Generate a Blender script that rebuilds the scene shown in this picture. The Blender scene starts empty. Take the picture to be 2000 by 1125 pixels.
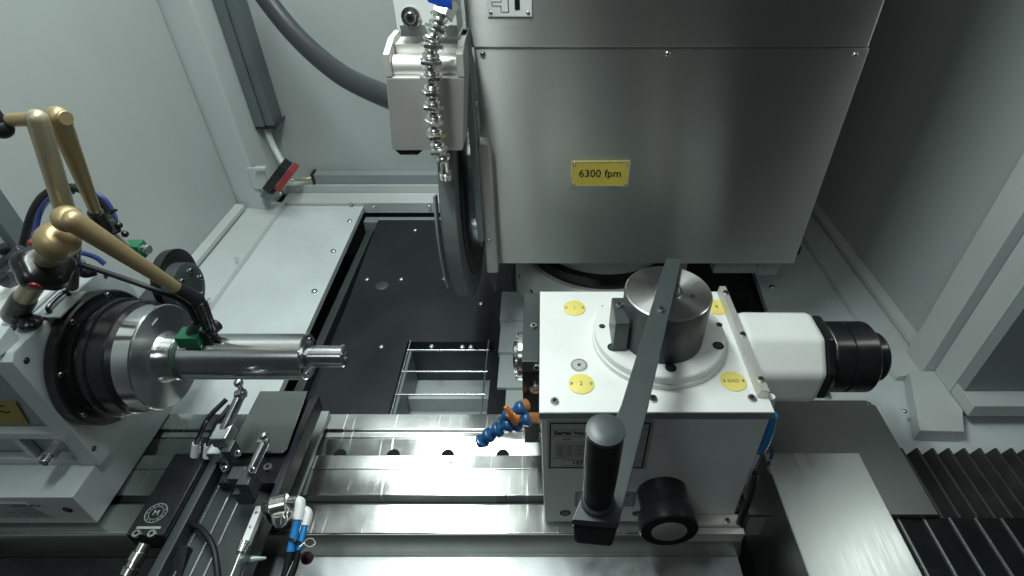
import bpy, bmesh, math, random
from mathutils import Vector, Matrix
random.seed(7)
sc = bpy.context.scene
COL = sc.collection

# ------------------------------------------------------------------ camera, world, lamps, added fill lights, exposure
PITCH = math.radians(38.7); EYE = 0.936; FPX = 1075.0; PX, PY = 1060.0, 562.5
cam = bpy.data.cameras.new('camera'); cam_o = bpy.data.objects.new('camera', cam); COL.objects.link(cam_o)
cam_o.location = (0, 0, EYE); cam_o.rotation_euler = (math.pi/2 - PITCH, 0, 0)
cam.sensor_width = 36; cam.lens = 36*FPX/2000; cam.shift_x = -(PX-1000)/2000
cam.clip_start = 0.02; cam.clip_end = 60
sc.camera = cam_o
w = bpy.data.worlds.new('World'); sc.world = w; w.use_nodes = True
w.node_tree.nodes['Background'].inputs[0].default_value = (0.75, 0.86, 0.88, 1)
w.node_tree.nodes['Background'].inputs[1].default_value = 0.035
def area(name, loc, target, sx, sy, power, col=(0.91, 1.0, 0.965)):
    l = bpy.data.lights.new(name, 'AREA'); l.shape = 'RECTANGLE'; l.size = sx; l.size_y = sy; l.energy = power; l.color = col
    o = bpy.data.objects.new(name, l); COL.objects.link(o); o.location = loc
    o.rotation_euler = (Vector(target)-Vector(loc)).to_track_quat('-Z', 'Y').to_euler()
    return o
area('machine_lamp', (-0.30, 0.72, 1.48), (0.0, 0.78, 0.0), 0.72, 0.10, 17)
area('rear_lamp', (-0.42, 1.50, 1.62), (-0.25, 0.55, 0.50), 0.72, 0.52, 12)
area('cover_fill', (0.885, 0.68, 0.78), (0.42, 0.36, 0.08), 0.08, 0.28, 0.6)  # added unseen light, brightens the near end of the box cover
area('front_fill', (-0.80, -1.2, 2.5), (0.1, 0.8, 0.2), 0.9, 0.6, 10.5)  # added fill behind the camera, lifts the front faces
sc.view_settings.view_transform = 'Standard'; sc.view_settings.look = 'None'
sc.view_settings.exposure = 0.0; sc.view_settings.gamma = 1.0; sc.view_settings.use_curve_mapping = False
sc.render.engine = 'CYCLES'; sc.cycles.use_denoising = True; sc.cycles.max_bounces = 8

# ------------------------------------------------------------------ placing: a point of a plane seen at a photo position
_c, _s = math.cos(PITCH), math.sin(PITCH)
def _ray(x, y):
    b = -(y-PY)/FPX
    return Vector(((x-PX)/FPX, _c+b*_s, -_s+b*_c))
def az(x, y, z): d = _ray(x, y); return d*((z-EYE)/d.z)+Vector((0, 0, EYE))
def ay(x, y, Y): d = _ray(x, y); return d*(Y/d.y)+Vector((0, 0, EYE))
def ax(x, y, X): d = _ray(x, y); return d*(X/d.x)+Vector((0, 0, EYE))

# ------------------------------------------------------------------ materials
def mat(name, col, metal=0.0, rough=0.5, var=0.08, nscale=6.0, rvar=0.08, bump=0.0, bscale=300.0, stretch=None,
        aniso=0.0, radial=None, arot=0.0, coat=0.0, speck=0.0, drip=0.0, scratch=0.0, spec=0.5):
    m = bpy.data.materials.new(name); m.use_nodes = True
    nt = m.node_tree; N = nt.nodes; L = nt.links
    b = N['Principled BSDF']
    b.inputs['Metallic'].default_value = metal; b.inputs['Roughness'].default_value = rough
    if coat: b.inputs['Coat Weight'].default_value = coat; b.inputs['Coat Roughness'].default_value = 0.08
    tc = N.new('ShaderNodeTexCoord'); mp = N.new('ShaderNodeMapping')
    L.new(tc.outputs['Object'], mp.inputs['Vector'])
    n1 = N.new('ShaderNodeTexNoise'); n1.inputs['Scale'].default_value = nscale; n1.inputs['Detail'].default_value = 5
    L.new(tc.outputs['Object'], n1.inputs['Vector'])
    hs = N.new('ShaderNodeMix'); hs.data_type = 'RGBA'; hs.blend_type = 'MIX'
    hs.inputs[6].default_value = tuple(c*(1-var) for c in col)+(1,)
    hs.inputs[7].default_value = tuple(min(1, c*(1+var)) for c in col)+(1,)
    mr0 = N.new('ShaderNodeMapRange'); mr0.inputs[1].default_value = 0.3; mr0.inputs[2].default_value = 0.7
    L.new(n1.outputs['Fac'], mr0.inputs[0]); L.new(mr0.outputs[0], hs.inputs[0])
    out = hs.outputs[2]
    if speck:
        n3 = N.new('ShaderNodeTexNoise'); n3.inputs['Scale'].default_value = 90; n3.inputs['Detail'].default_value = 3
        L.new(tc.outputs['Object'], n3.inputs['Vector'])
        r3 = N.new('ShaderNodeMapRange'); r3.inputs[1].default_value = 0.68; r3.inputs[2].default_value = 0.76
        r3.inputs[3].default_value = 0; r3.inputs[4].default_value = speck
        L.new(n3.outputs['Fac'], r3.inputs[0])
        mx = N.new('ShaderNodeMix'); mx.data_type = 'RGBA'; mx.inputs[7].default_value = tuple(c*0.35 for c in col)+(1,)
        L.new(r3.outputs[0], mx.inputs[0]); L.new(out, mx.inputs[6]); out = mx.outputs[2]
    if drip:   # dried coolant runs: tall thin streaks, broken up by a coarse noise
        mpd = N.new('ShaderNodeMapping'); mpd.inputs['Scale'].default_value = (7, 7, 0.8); L.new(tc.outputs['Object'], mpd.inputs['Vector'])
        nd = N.new('ShaderNodeTexNoise'); nd.inputs['Scale'].default_value = 3.0; nd.inputs['Detail'].default_value = 5; L.new(mpd.outputs[0], nd.inputs['Vector'])
        rd_ = N.new('ShaderNodeMapRange'); rd_.inputs[1].default_value = 0.50; rd_.inputs[2].default_value = 0.72; rd_.inputs[4].default_value = drip
        L.new(nd.outputs['Fac'], rd_.inputs[0])
        mxd = N.new('ShaderNodeMix'); mxd.data_type = 'RGBA'; mxd.inputs[7].default_value = (col[0]*0.62, col[1]*0.60, col[2]*0.54, 1)
        L.new(rd_.outputs[0], mxd.inputs[0]); L.new(out, mxd.inputs[6]); out = mxd.outputs[2]
    L.new(out, b.inputs['Base Color'])
    b.inputs['Specular IOR Level'].default_value = spec
    n2 = N.new('ShaderNodeTexNoise'); n2.inputs['Scale'].default_value = bscale if stretch else nscale*2.3
    n2.inputs['Detail'].default_value = 4
    if stretch: mp.inputs['Scale'].default_value = stretch; L.new(mp.outputs[0], n2.inputs['Vector'])
    else: L.new(tc.outputs['Object'], n2.inputs['Vector'])
    mr = N.new('ShaderNodeMapRange'); mr.inputs[1].default_value = 0.25; mr.inputs[2].default_value = 0.75
    rsrc = n2.outputs['Fac']
    if scratch:   # fine scratches in random directions widen the gloss
        add = None
        for ang_, sc_ in ((0.5, 34), (-0.7, 41), (1.2, 29)):
            mps = N.new('ShaderNodeMapping'); mps.inputs['Rotation'].default_value = (0, 0, ang_); mps.inputs['Scale'].default_value = (sc_, 1.1, 1.1)
            L.new(tc.outputs['Object'], mps.inputs['Vector'])
            ns = N.new('ShaderNodeTexNoise'); ns.inputs['Scale'].default_value = 6; ns.inputs['Detail'].default_value = 2; L.new(mps.outputs[0], ns.inputs['Vector'])
            rs = N.new('ShaderNodeMapRange'); rs.inputs[1].default_value = 0.66; rs.inputs[2].default_value = 0.74; rs.inputs[4].default_value = scratch
            L.new(ns.outputs['Fac'], rs.inputs[0])
            ad = N.new('ShaderNodeMath'); ad.operation = 'ADD'; L.new(rs.outputs[0], ad.inputs[0])
            L.new(add if add is not None else rsrc, ad.inputs[1]); add = ad.outputs[0]
        rsrc = add; mr.clamp = False
    mr.inputs[3].default_value = max(0.02, rough-rvar); mr.inputs[4].default_value = min(1, rough+rvar)
    L.new(rsrc, mr.inputs[0]); L.new(mr.outputs[0], b.inputs['Roughness'])
    if bump:
        bp = N.new('ShaderNodeBump'); bp.inputs['Strength'].default_value = bump; bp.inputs['Distance'].default_value = 0.001
        if stretch: L.new(n2.outputs['Fac'], bp.inputs['Height'])
        else:
            n4 = N.new('ShaderNodeTexNoise'); n4.inputs['Scale'].default_value = bscale; n4.inputs['Detail'].default_value = 3
            L.new(tc.outputs['Object'], n4.inputs['Vector']); L.new(n4.outputs['Fac'], bp.inputs['Height'])
        L.new(bp.outputs[0], b.inputs['Normal'])
    if aniso:
        b.inputs['Anisotropic'].default_value = aniso; b.inputs['Anisotropic Rotation'].default_value = arot
        if radial:
            if isinstance(radial, tuple):
                tg = N.new('ShaderNodeCombineXYZ')
                for i in range(3): tg.inputs[i].default_value = radial[i]
            else:
                tg = N.new('ShaderNodeTangent'); tg.direction_type = 'RADIAL'; tg.axis = radial
            L.new(tg.outputs[0], b.inputs['Tangent'])
    return m
M = {}
M['wall'] = mat('wall_paint', (0.365, 0.395, 0.39), 0, 0.34, 0.05, 2.5, 0.06, 0.05, 500, drip=0.07, speck=0.05)
M['floor_paint'] = mat('floor_paint', (0.50, 0.55, 0.545), 0, 0.40, 0.09, 5, 0.08, 0.05, 400, speck=0.35, drip=0.15)
M['frame'] = mat('frame_paint', (0.45, 0.485, 0.48), 0, 0.40, 0.05, 4, 0.06, 0.05, 400)
M['machine'] = mat('machine_paint', (0.43, 0.48, 0.475), 0, 0.38, 0.05, 5, 0.06, 0.04, 500, speck=0.18, drip=0.14)
M['tail_paint'] = mat('tailstock_paint', (0.58, 0.63, 0.62), 0, 0.38, 0.05, 5, 0.06, 0.04, 500, speck=0.18, drip=0.14)
M['machine_dk'] = mat('machine_paint_grey', (0.22, 0.255, 0.26), 0, 0.42, 0.05, 5, 0.06, 0.04, 500)
M['white'] = mat('white_enamel', (0.73, 0.75, 0.735), 0, 0.33, 0.035, 9, 0.07, 0.03, 400, speck=0.14, drip=0.06)
M['head'] = mat('brushed_stainless', (0.58, 0.595, 0.575), 1, 0.38, 0.04, 2.5, 0.03, 0.0, 45, stretch=(0.3, 0.3, 14), drip=0.08, aniso=0.95, radial='X')
M['stainless'] = mat('satin_stainless', (0.54, 0.56, 0.545), 1, 0.34, 0.05, 6, 0.045, 0.0, 40, stretch=(14, 0.5, 2))
M['guard'] = mat('guard_metal', (0.58, 0.58, 0.55), 0.55, 0.42, 0.05, 8, 0.06, 0.04, 300, speck=0.15)
M['table'] = mat('ground_steel', (0.70, 0.72, 0.71), 1, 0.18, 0.04, 5, 0.04, 0.0, 30, speck=0.14, scratch=0.9)
M['turned'] = mat('turned_steel', (0.72, 0.74, 0.74), 1, 0.20, 0.03, 10, 0.012, 0.0, 50, stretch=(18, 0.3, 0.3), aniso=0.7, radial=(1, 0, 0))
M['faced'] = mat('faced_ring_steel', (0.58, 0.60, 0.60), 1, 0.30, 0.03, 10, 0.02, 0.0, 50, aniso=0.9, radial='X', arot=0.25)
M['hub'] = mat('faced_steel', (0.74, 0.75, 0.74), 1, 0.30, 0.03, 9, 0.02, 0.0, 60, aniso=0.9, radial='Z', arot=0.25)
M['steel'] = mat('plain_steel', (0.58, 0.60, 0.60), 1, 0.25, 0.06, 20, 0.08)
M['chrome'] = mat('nickel_plate', (0.78, 0.78, 0.75), 1, 0.24, 0.05, 30, 0.06)
M['dark_steel'] = mat('blackened_steel', (0.055, 0.065, 0.068), 0.4, 0.40, 0.15, 12, 0.08, 0.04, 300)
M['black'] = mat('black_oxide', (0.010, 0.0115, 0.012), 0.0, 0.26, 0.2, 15, 0.06, 0.03, 400)
M['slab'] = mat('dark_floor_plate', (0.012, 0.0145, 0.016), 0, 0.40, 0.35, 4, 0.12, 0.03, 300, speck=0.2, spec=0.28)
M['rubber'] = mat('black_rubber', (0.009, 0.0105, 0.011), 0, 0.50, 0.2, 20, 0.08, 0.08, 500, spec=0.35)
M['bellows'] = mat('bellows_fabric', (0.024, 0.024, 0.025), 0, 0.42, 0.3, 25, 0.10, 0.2, 600)
M['hose'] = mat('hose_rubber', (0.015, 0.017, 0.019), 0, 0.42, 0.12, 12, 0.06)
M['grey_plastic'] = mat('grey_plastic', (0.095, 0.115, 0.118), 0, 0.45, 0.08, 8)
M['lever'] = mat('lever_paint', (0.046, 0.057, 0.058), 0.1, 0.40, 0.08, 12, 0.06, 0.05, 300)
M['gold'] = mat('gold_anodised', (0.35, 0.27, 0.145), 0.55, 0.42, 0.07, 14, 0.05, 0.02, 400)
M['gold_lt'] = mat('champagne_anodised', (0.41, 0.36, 0.245), 0.55, 0.40, 0.06, 14, 0.05, 0.02, 400)
M['blue'] = mat('blue_plastic', (0.010, 0.075, 0.21), 0, 0.28, 0.1, 20, coat=0.3)
M['bluet'] = mat('blue_tube', (0.012, 0.17, 0.46), 0, 0.25, 0.1, 20, coat=0.3)
M['cable_blue'] = mat('blue_cable', (0.035, 0.05, 0.20), 0, 0.35, 0.1, 20)
M['valve'] = mat('blue_valve', (0.01, 0.06, 0.42), 0, 0.3, 0.1, 20)
M['orange'] = mat('orange_plastic', (0.72, 0.20, 0.03), 0, 0.35, 0.1, 20)
M['copper'] = mat('orange_brown_fitting', (0.45, 0.19, 0.08), 0.3, 0.4, 0.1, 20)
M['green'] = mat('green_housing', (0.012, 0.115, 0.055), 0, 0.38, 0.12, 20)
M['red'] = mat('red_plastic', (0.24, 0.028, 0.03), 0, 0.4, 0.12, 20)
M['yellow'] = mat('yellow_label', (0.72, 0.62, 0.16), 0, 0.5, 0.06, 30)
M['brass_plate'] = mat('yellow_plate', (0.50, 0.40, 0.065), 0.0, 0.45, 0.05, 30)
M['label'] = mat('label_plate', (0.30, 0.34, 0.33), 0.2, 0.42, 0.05, 20)
M['label_lt'] = mat('label_plate_light', (0.46, 0.48, 0.46), 0.5, 0.4, 0.05, 20)
M['ink'] = mat('ink', (0.010, 0.012, 0.012), 0, 0.7, 0.05, 20, spec=0.12)
M['ink_grey'] = mat('grey_ink', (0.10, 0.12, 0.12), 0, 0.6, 0.05, 20)
M['whitep'] = mat('white_plastic', (0.70, 0.72, 0.72), 0, 0.35, 0.05, 20)
M['wire'] = mat('bare_wire', (0.55, 0.55, 0.52), 0.6, 0.35, 0.05, 20)
M['led'] = mat('green_indicator', (0.10, 0.5, 0.05), 0, 0.4, 0.05, 20)
M['dark_red'] = mat('dark_red_reflection', (0.06, 0.012, 0.015), 0, 0.5, 0.1, 20)  # reddish reflection put into a base colour
M['ringgreen'] = mat('green_grey_ring', (0.05, 0.085, 0.07), 0.3, 0.35, 0.1, 20)
M['grey_dark'] = mat('slate_paint', (0.045, 0.055, 0.057), 0.2, 0.42, 0.08, 12)
M['gunmetal'] = mat('grey_sheet_steel', (0.20, 0.21, 0.205), 0.8, 0.40, 0.05, 6, 0.05)
M['oxide'] = mat('screw_oxide', (0.11, 0.12, 0.12), 0.8, 0.35, 0.08, 12)
M['olive'] = mat('yellow_plate_shaded', (0.24, 0.20, 0.04), 0, 0.45, 0.05, 30)  # yellow plate colour darkened, shade on the warning plate is in the colour
M['cover_grey'] = mat('cover_grey', (0.20, 0.22, 0.215), 0.7, 0.25, 0.05, 20, 0.03)
M['silver_lt'] = mat('silver_plate', (0.42, 0.45, 0.45), 0.85, 0.38, 0.05, 20)

# ------------------------------------------------------------------ mesh building
ORG = {}
class MB:
    def __init__(self): self.bm = bmesh.new(); self.mi = 0
    def _f(self, vs):
        try:
            f = self.bm.faces.new(vs); f.material_index = self.mi; return f
        except ValueError: return None
    def box(self, x0, x1, y0, y1, z0, z1):
        return self.prism([(x0, y0), (x1, y0), (x1, y1), (x0, y1)], 'z', z0, z1)
    def prism(self, pts, axis, a, b):
        def P(p, t):
            return {'x': (t, p[0], p[1]), 'y': (p[0], t, p[1]), 'z': (p[0], p[1], t)}[axis]
        A = [self.bm.verts.new(P(p, a)) for p in pts]; B = [self.bm.verts.new(P(p, b)) for p in pts]
        n = len(pts)
        self._f(A[::-1]); self._f(B)
        for i in range(n): self._f([A[i], A[(i+1) % n], B[(i+1) % n], B[i]])
        return self
    def hexa(self, bot, top):
        A = [self.bm.verts.new(p) for p in bot]; B = [self.bm.verts.new(p) for p in top]
        self._f(A[::-1]); self._f(B)
        n = len(A)
        for i in range(n): self._f([A[i], A[(i+1) % n], B[(i+1) % n], B[i]])
        return self
    def lathe(self, p, d, prof, seg=40, ph=0.0):
        p = Vector(p); d = Vector(d).normalized()
        u = d.orthogonal().normalized(); v = d.cross(u)
        rings = []
        for t, r in prof:
            c = p+d*t
            if r < 1e-6: rings.append([self.bm.verts.new(c)])
            else: rings.append([self.bm.verts.new(c+u*r*math.cos(ph+2*math.pi*k/seg)+v*r*math.sin(ph+2*math.pi*k/seg)) for k in range(seg)])
        for a, b in zip(rings, rings[1:]):
            if len(a) == 1 and len(b) == 1: continue
            for k in range(seg):
                k2 = (k+1) % seg
                if len(a) == 1: self._f([a[0], b[k2], b[k]])
                elif len(b) == 1: self._f([a[k], a[k2], b[0]])
                else: self._f([a[k], a[k2], b[k2], b[k]])
        if len(rings[0]) > 1: self._f(rings[0][::-1])
        if len(rings[-1]) > 1: self._f(rings[-1])
        return self
    def cyl(self, p0, p1, r0, r1=None, seg=32, cham=0.0):
        p0 = Vector(p0); p1 = Vector(p1); L = (p1-p0).length; r1 = r0 if r1 is None else r1
        pr = [(0, r0), (L, r1)] if not cham else [(0, r0-cham), (cham, r0), (L-cham, r1), (L, r1-cham)]
        return self.lathe(p0, p1-p0, pr, seg)
    def ball(self, c, r, seg=20, rings=10):
        c = Vector(c)
        return self.lathe(c-Vector((0, 0, r)), (0, 0, 1), [(r-r*math.cos(math.pi*i/rings), r*math.sin(math.pi*i/rings)) for i in range(rings+1)], seg)
    def tube(self, pts, r, seg=14, sub=8):
        P = [Vector(p) for p in pts]
        if len(P) > 2 and sub > 1:
            Q = [P[0]*2-P[1]]+P+[P[-1]*2-P[-2]]; out = []
            for i in range(1, len(Q)-2):
                a, b, c, d = Q[i-1:i+3]
                for k in range(sub):
                    t = k/sub
                    out.append(0.5*((2*b)+(c-a)*t+(2*a-5*b+4*c-d)*t*t+(3*b-a-3*c+d)*t**3))
            out.append(P[-1]); P = out
        u = None; prev = None
        R = r if callable(r) else (lambda t: r)
        for i, p in enumerate(P):
            t = (P[min(i+1, len(P)-1)]-P[max(i-1, 0)]).normalized()
            u = t.orthogonal().normalized() if u is None else (u-t*u.dot(t)).normalized()
            v = t.cross(u); rr = R(i/(len(P)-1))
            ring = [self.bm.verts.new(p+u*rr*math.cos(2*math.pi*k/seg)+v*rr*math.sin(2*math.pi*k/seg)) for k in range(seg)]
            if prev is None: self._f(ring[::-1])
            else:
                for k in range(seg): self._f([prev[k], prev[(k+1) % seg], ring[(k+1) % seg], ring[k]])
            prev = ring
        self._f(prev)
        return self
    def build(self, name, mats, parent=None, bevel=0.0, bseg=2, ang=32):
        bm = self.bm
        bmesh.ops.recalc_face_normals(bm, faces=bm.faces)
        if bevel:
            es = [e for e in bm.edges if len(e.link_faces) == 2 and e.calc_face_angle(0) > math.radians(35)]
            bmesh.ops.bevel(bm, geom=es, offset=bevel, segments=bseg, profile=0.6, affect='EDGES', clamp_overlap=True)
        if parent is not None: org = ORG[parent.name]
        else:
            xs = [v.co for v in bm.verts]
            org = Vector(((min(v.x for v in xs)+max(v.x for v in xs))/2, (min(v.y for v in xs)+max(v.y for v in xs))/2, min(v.z for v in xs)))
        bmesh.ops.translate(bm, verts=bm.verts, vec=-org)
        me = bpy.data.meshes.new(name); bm.to_mesh(me); bm.free()
        for m in (mats if isinstance(mats, (list, tuple)) else [mats]): me.materials.append(M[m] if isinstance(m, str) else m)
        me.shade_smooth(); me.set_sharp_from_angle(angle=math.radians(ang))
        o = bpy.data.objects.new(name, me); COL.objects.link(o)
        if bevel:
            wn = o.modifiers.new('weighted_normals', 'WEIGHTED_NORMAL'); wn.keep_sharp = True; wn.weight = 100
        if parent is not None: o.parent = parent
        else: o.location = org
        ORG[o.name] = org
        return o
def tag(o, label=None, cat=None, group=None, kind=None):
    if label: o['label'] = label
    if cat: o['category'] = cat
    if group: o['group'] = group
    if kind: o['kind'] = kind
    return o
def thing(name, loc, label, cat, group=None):
    o = bpy.data.objects.new(name, None); o.empty_display_size = 0.05; COL.objects.link(o)
    o.location = loc; ORG[o.name] = Vector(loc)
    return tag(o, label, cat, group)
def struct(o): o['kind'] = 'structure'; return o

# shared little meshes --------------------------------------------------
_cache = {}
def _shared(key, maker, mats):
    if key not in _cache:
        b = MB(); maker(b); bmesh.ops.recalc_face_normals(b.bm, faces=b.bm.faces)
        me = bpy.data.meshes.new(key); b.bm.to_mesh(me); b.bm.free()
        for m in mats: me.materials.append(M[m])
        me.shade_smooth(); me.set_sharp_from_angle(angle=math.radians(35)); _cache[key] = me
    return _cache[key]
def put(name, me, parent, pos, normal=(0, 0, 1), scale=1.0, spin=0.0):
    o = bpy.data.objects.new(name, me); COL.objects.link(o)
    q = Vector(normal).to_track_quat('Z', 'Y').to_matrix().to_4x4() @ Matrix.Rotation(spin, 4, 'Z')
    org = ORG[parent.name] if parent is not None else Vector((0, 0, 0))
    o.parent = parent
    o.matrix_basis = Matrix.Translation(Vector(pos)-org) @ q @ Matrix.Diagonal((scale, scale, scale, 1))
    ORG[o.name] = Vector(pos)
    return o
def _socket(b):
    b.lathe((0, 0, -0.2), (0, 0, 1), [(0, 0.9), (0.2, 1.0), (0.75, 1.0), (0.9, 0.88), (0.9, 0.52)], 20)
    b.mi = 1; b.lathe((0, 0, 0.71), (0, 0, 1), [(0, 0.5), (0.02, 0.5)], 6); b.mi = 0
def _dome(b):
    b.lathe((0, 0, -0.2), (0, 0, 1), [(0, 1), (0.25, 1), (0.5, 0.9), (0.75, 0.6), (0.78, 0.38)], 18)
    b.mi = 1; b.lathe((0, 0, 0.5), (0, 0, 1), [(0, 0.34), (0.07, 0.34)], 6); b.mi = 0
def _hole(b):
    b.lathe((0, 0, 0), (0, 0, 1), [(0, 1.0), (0.03, 1.0)], 24)
    b.mi = 1; b.lathe((0, 0, 0.03), (0, 0, 1), [(0, 0.74), (0.05, 0.70), (0.05, 0.36)], 20)
    b.mi = 0; b.lathe((0, 0, 0.055), (0, 0, 1), [(0, 0.40), (0.02, 0.40)], 6)
def screw(parent, pos, normal=(0, 0, 1), r=0.005, dome=False, spin=None):
    me = _shared('dome_screw', _dome, ['steel', 'ink']) if dome else _shared('socket_screw', _socket, ['steel', 'ink'])
    return put('screw', me, parent, pos, normal, r, random.random()*6 if spin is None else spin)
def sunk(parent, pos, normal=(0, 0, 1), r=0.007):
    return put('sunk_screw', _shared('sunk_screw', _hole, ['ink', 'oxide']), parent, pos, normal, r)
def lettering(parent, s, size, pos, right, up, m='ink', bold=0.0, align='CENTER'):
    cu = bpy.data.curves.new('lettering', 'FONT'); cu.body = s; cu.size = size; cu.align_x = align; cu.align_y = 'CENTER'
    cu.extrude = 0.00015; cu.offset = bold; cu.resolution_u = 3
    t = bpy.data.objects.new('lettering_src', cu); COL.objects.link(t)
    me = bpy.data.meshes.new_from_object(t.evaluated_get(bpy.context.evaluated_depsgraph_get()))
    bpy.data.objects.remove(t); bpy.data.curves.remove(cu)
    me.materials.clear(); me.materials.append(M[m])
    r = Vector(right).normalized(); u = Vector(up).normalized(); n = r.cross(u)
    mt = Matrix((r, u, n)).transposed().to_4x4(); mt.translation = Vector(pos)-ORG[parent.name]
    o = bpy.data.objects.new('lettering', me); COL.objects.link(o); o.parent = parent; o.matrix_basis = mt
    return o

# ================================================================== THE SETTING
FZ = -0.03
# light floor sheets at both sides, dark sump beneath everything
b = MB(); b.box(-1.4, 1.5, 0.0, 2.0, -0.34, -0.32); struct(b.build('floor', 'dark_steel'))
b = MB(); b.prism([(-1.30, 0.60), (-0.595, 0.60), (-0.618, 1.66), (-1.30, 1.66)], 'z', FZ-0.02, FZ)
fl = struct(b.build('floor_panel', 'floor_paint', bevel=0.002))
for p in [(683, 432), (651, 491), (614, 569)]: screw(fl, az(p[0], p[1], FZ), r=0.009, dome=True)
b = MB(); b.prism([(0.36, 0.55), (1.40, 0.55), (1.40, 1.75), (0.660, 1.75), (0.612, 1.23), (0.600, 1.10), (0.36, 1.10)], 'z', FZ-0.02, FZ)
fr = struct(b.build('floor_panel', 'floor_paint', bevel=0.002))
screw(fr, az(1508, 561, FZ), r=0.009, dome=True)
screw(fr, az(1612, 773, FZ), r=0.011)

# left wall with skirting and a seam
b = MB(); b.box(-1.06, -1.01, 0.2, 1.593, -0.03, 1.7); wl = struct(b.build('wall_left', 'wall'))
b = MB(); b.prism([(-1.0095, 0.022), (-0.982, 0.018), (-0.982, 0.003), (-1.0095, 0.003)], 'y', 0.55, 1.585); b.build('wall_trim', 'frame', wl, bevel=0.002)
b = MB(); b.prism([(-1.008, FZ+0.001), (-0.885, FZ+0.001), (-0.890, FZ+0.012), (-0.978, FZ+0.026), (-1.008, FZ+0.026)], 'y', 0.55, 1.66); sk = b.build('skirting', 'frame', wl, bevel=0.0015)
for p in [(462, 505), (408, 585)]: screw(sk, az(p[0], p[1], 0.0), (0.2, 0, 1), 0.005, dome=True)
b = MB(); b.box(-1.012, -0.992, 0.86, 0.90, 0.02, 0.55); b.build('door_edge', 'grey_plastic', wl, bevel=0.003)
# corner column
b = MB(); b.box(-1.025, -0.925, 1.60, 1.80, FZ, 1.7); struct(b.build('corner_column', 'frame', bevel=0.004))
# back wall with ledges
b = MB(); b.box(-1.2, 1.3, 1.78, 1.83, -0.32, 1.7); wb = struct(b.build('wall_back', 'wall'))
b = MB(); b.box(-0.92, -0.28, 1.735, 1.779, FZ+0.001, 0.008); b.build('ledge', 'frame', wb, bevel=0.002)
b = MB(); b.box(-0.90, -0.28, 1.662, 1.733, -0.060, -0.020); ld = b.build('ledge', 'frame', wb, bevel=0.002)
for p in [(730, 404), (838, 402), (686, 398)]: screw(ld, az(p[0], p[1], -0.0195), r=0.007, dome=True)
b = MB(); b.box(-0.62, -0.24, 1.625, 1.66, -0.12, -0.075); b.build('ledge', 'machine_dk', wb, bevel=0.002)
# right wall, skirting, seam, post, ledge
b = MB(); b.box(0.905, 0.95, 0.90, 1.80, -0.03, 1.7); wr = struct(b.build('wall_right', 'wall'))
b = MB(); b.prism([(0.905, FZ+0.001), (0.815, FZ+0.001), (0.818, FZ+0.014), (0.876, FZ+0.026), (0.905, FZ+0.026)], 'y', 0.862, 1.75); b.build('skirting', 'frame', wr, bevel=0.0015)
b = MB(); b.prism([(0.9045, 0.022), (0.880, 0.018), (0.880, 0.003), (0.9045, 0.003)], 'y', 0.931, 1.75); b.build('wall_trim', 'frame', wr, bevel=0.0015)
b = MB(); b.box(0.868, 0.95, 0.862, 0.93, FZ, 1.7); pr = struct(b.build('door_post', 'frame', bevel=0.004))
b = MB(); b.box(0.893, 0.95, 0.800, 0.8615, FZ, 1.7); b.build('post_edge', 'frame', pr, bevel=0.003)
b = MB(); b.prism([(0.772, 0.697), (0.862, 0.694), (0.892, 0.75), (0.892, 0.8615), (0.836, 0.8615)], 'z', FZ, 0.004); b.build('post_foot', 'frame', pr, bevel=0.003)
screw(pr, az(1767, 803, 0.0), r=0.005, dome=True)
b = MB(); b.box(0.8945, 1.5, 0.775, 0.7995, 0.035, 1.7); wp = struct(b.build('wall_right_front', 'machine_dk'))
b = MB(); b.box(0.8935, 1.5, 0.735, 0.7995, 0.000, 0.034); b.build('sill', 'frame', wp, bevel=0.003)
b = MB(); b.box(0.8935, 1.5, 0.76, 0.7995, -0.029, -0.001); b.build('sill_shade', 'machine_dk', wp)  # dark box stands in for the shade under the sill

# ================================================================== dark sliding floor plate, drain grate, step cover
SZ = -0.05
slab = thing('floor_plate', (-0.33, 1.2, SZ-0.03), 'large black floor plate with screws behind the table', 'floor plate')
b = MB(); b.prism([(-0.525, 0.745), (-0.345, 0.745), (-0.345, 1.012), (-0.125, 1.012), (-0.125, 0.745), (-0.085, 0.745), (-0.085, 1.60), (-0.558, 1.60)], 'z', SZ-0.03, SZ)
b.build('plate', 'slab', slab, bevel=0.0015)
for p in [(717, 546), (784, 546), (868, 545), (745, 678), (843, 677), (903, 678), (920, 678), (811, 450), (940, 594), (669, 677)]:
    screw(slab, az(p[0], p[1], SZ), r=0.0075, dome=True)
put('plug', _shared('plug', lambda q: q.lathe((0, 0, -0.2), (0, 0, 1), [(0, 1), (0.24, 1), (0.27, 0.95)], 28), ['dark_steel']), slab, az(746, 558, SZ), (0, 0, 1), 0.019)
# rails between the light panel and the plate
rl = thing('slide_rail', (-0.575, 1.2, -0.12), 'dark slide rail in the slot beside the white floor panel', 'rail')
b = MB(); b.box(-0.60, -0.578, 0.62, 1.60, -0.20, -0.085); b.build('bar', 'dark_steel', rl, bevel=0.002)
b = MB(); b.box(-0.572, -0.520, 0.62, 1.61, -0.20, -0.105); b.build('bar', 'black', rl, bevel=0.002)
gr = thing('drain_grate', (-0.235, 0.9, SZ), 'thin steel rod grate over the drain opening in the black plate', 'grate')
for x0, x1, y0, y1 in [(-0.3365, -0.3325, 0.752, 1.012), (-0.1375, -0.1335, 0.752, 1.012)]:
    b = MB(); b.cyl((x0, y0, SZ+0.004), (x0, y1, SZ+0.004), 0.0022, seg=12); b.build('side_rod', 'steel', gr)
for py_ in (684, 726, 771):
    p = az(870, py_, SZ+0.008); b = MB(); b.cyl((-0.337, p.y, SZ+0.0085), (-0.133, p.y, SZ+0.0085), 0.0021, seg=12); b.build('cross_rod', 'steel', gr)
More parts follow.
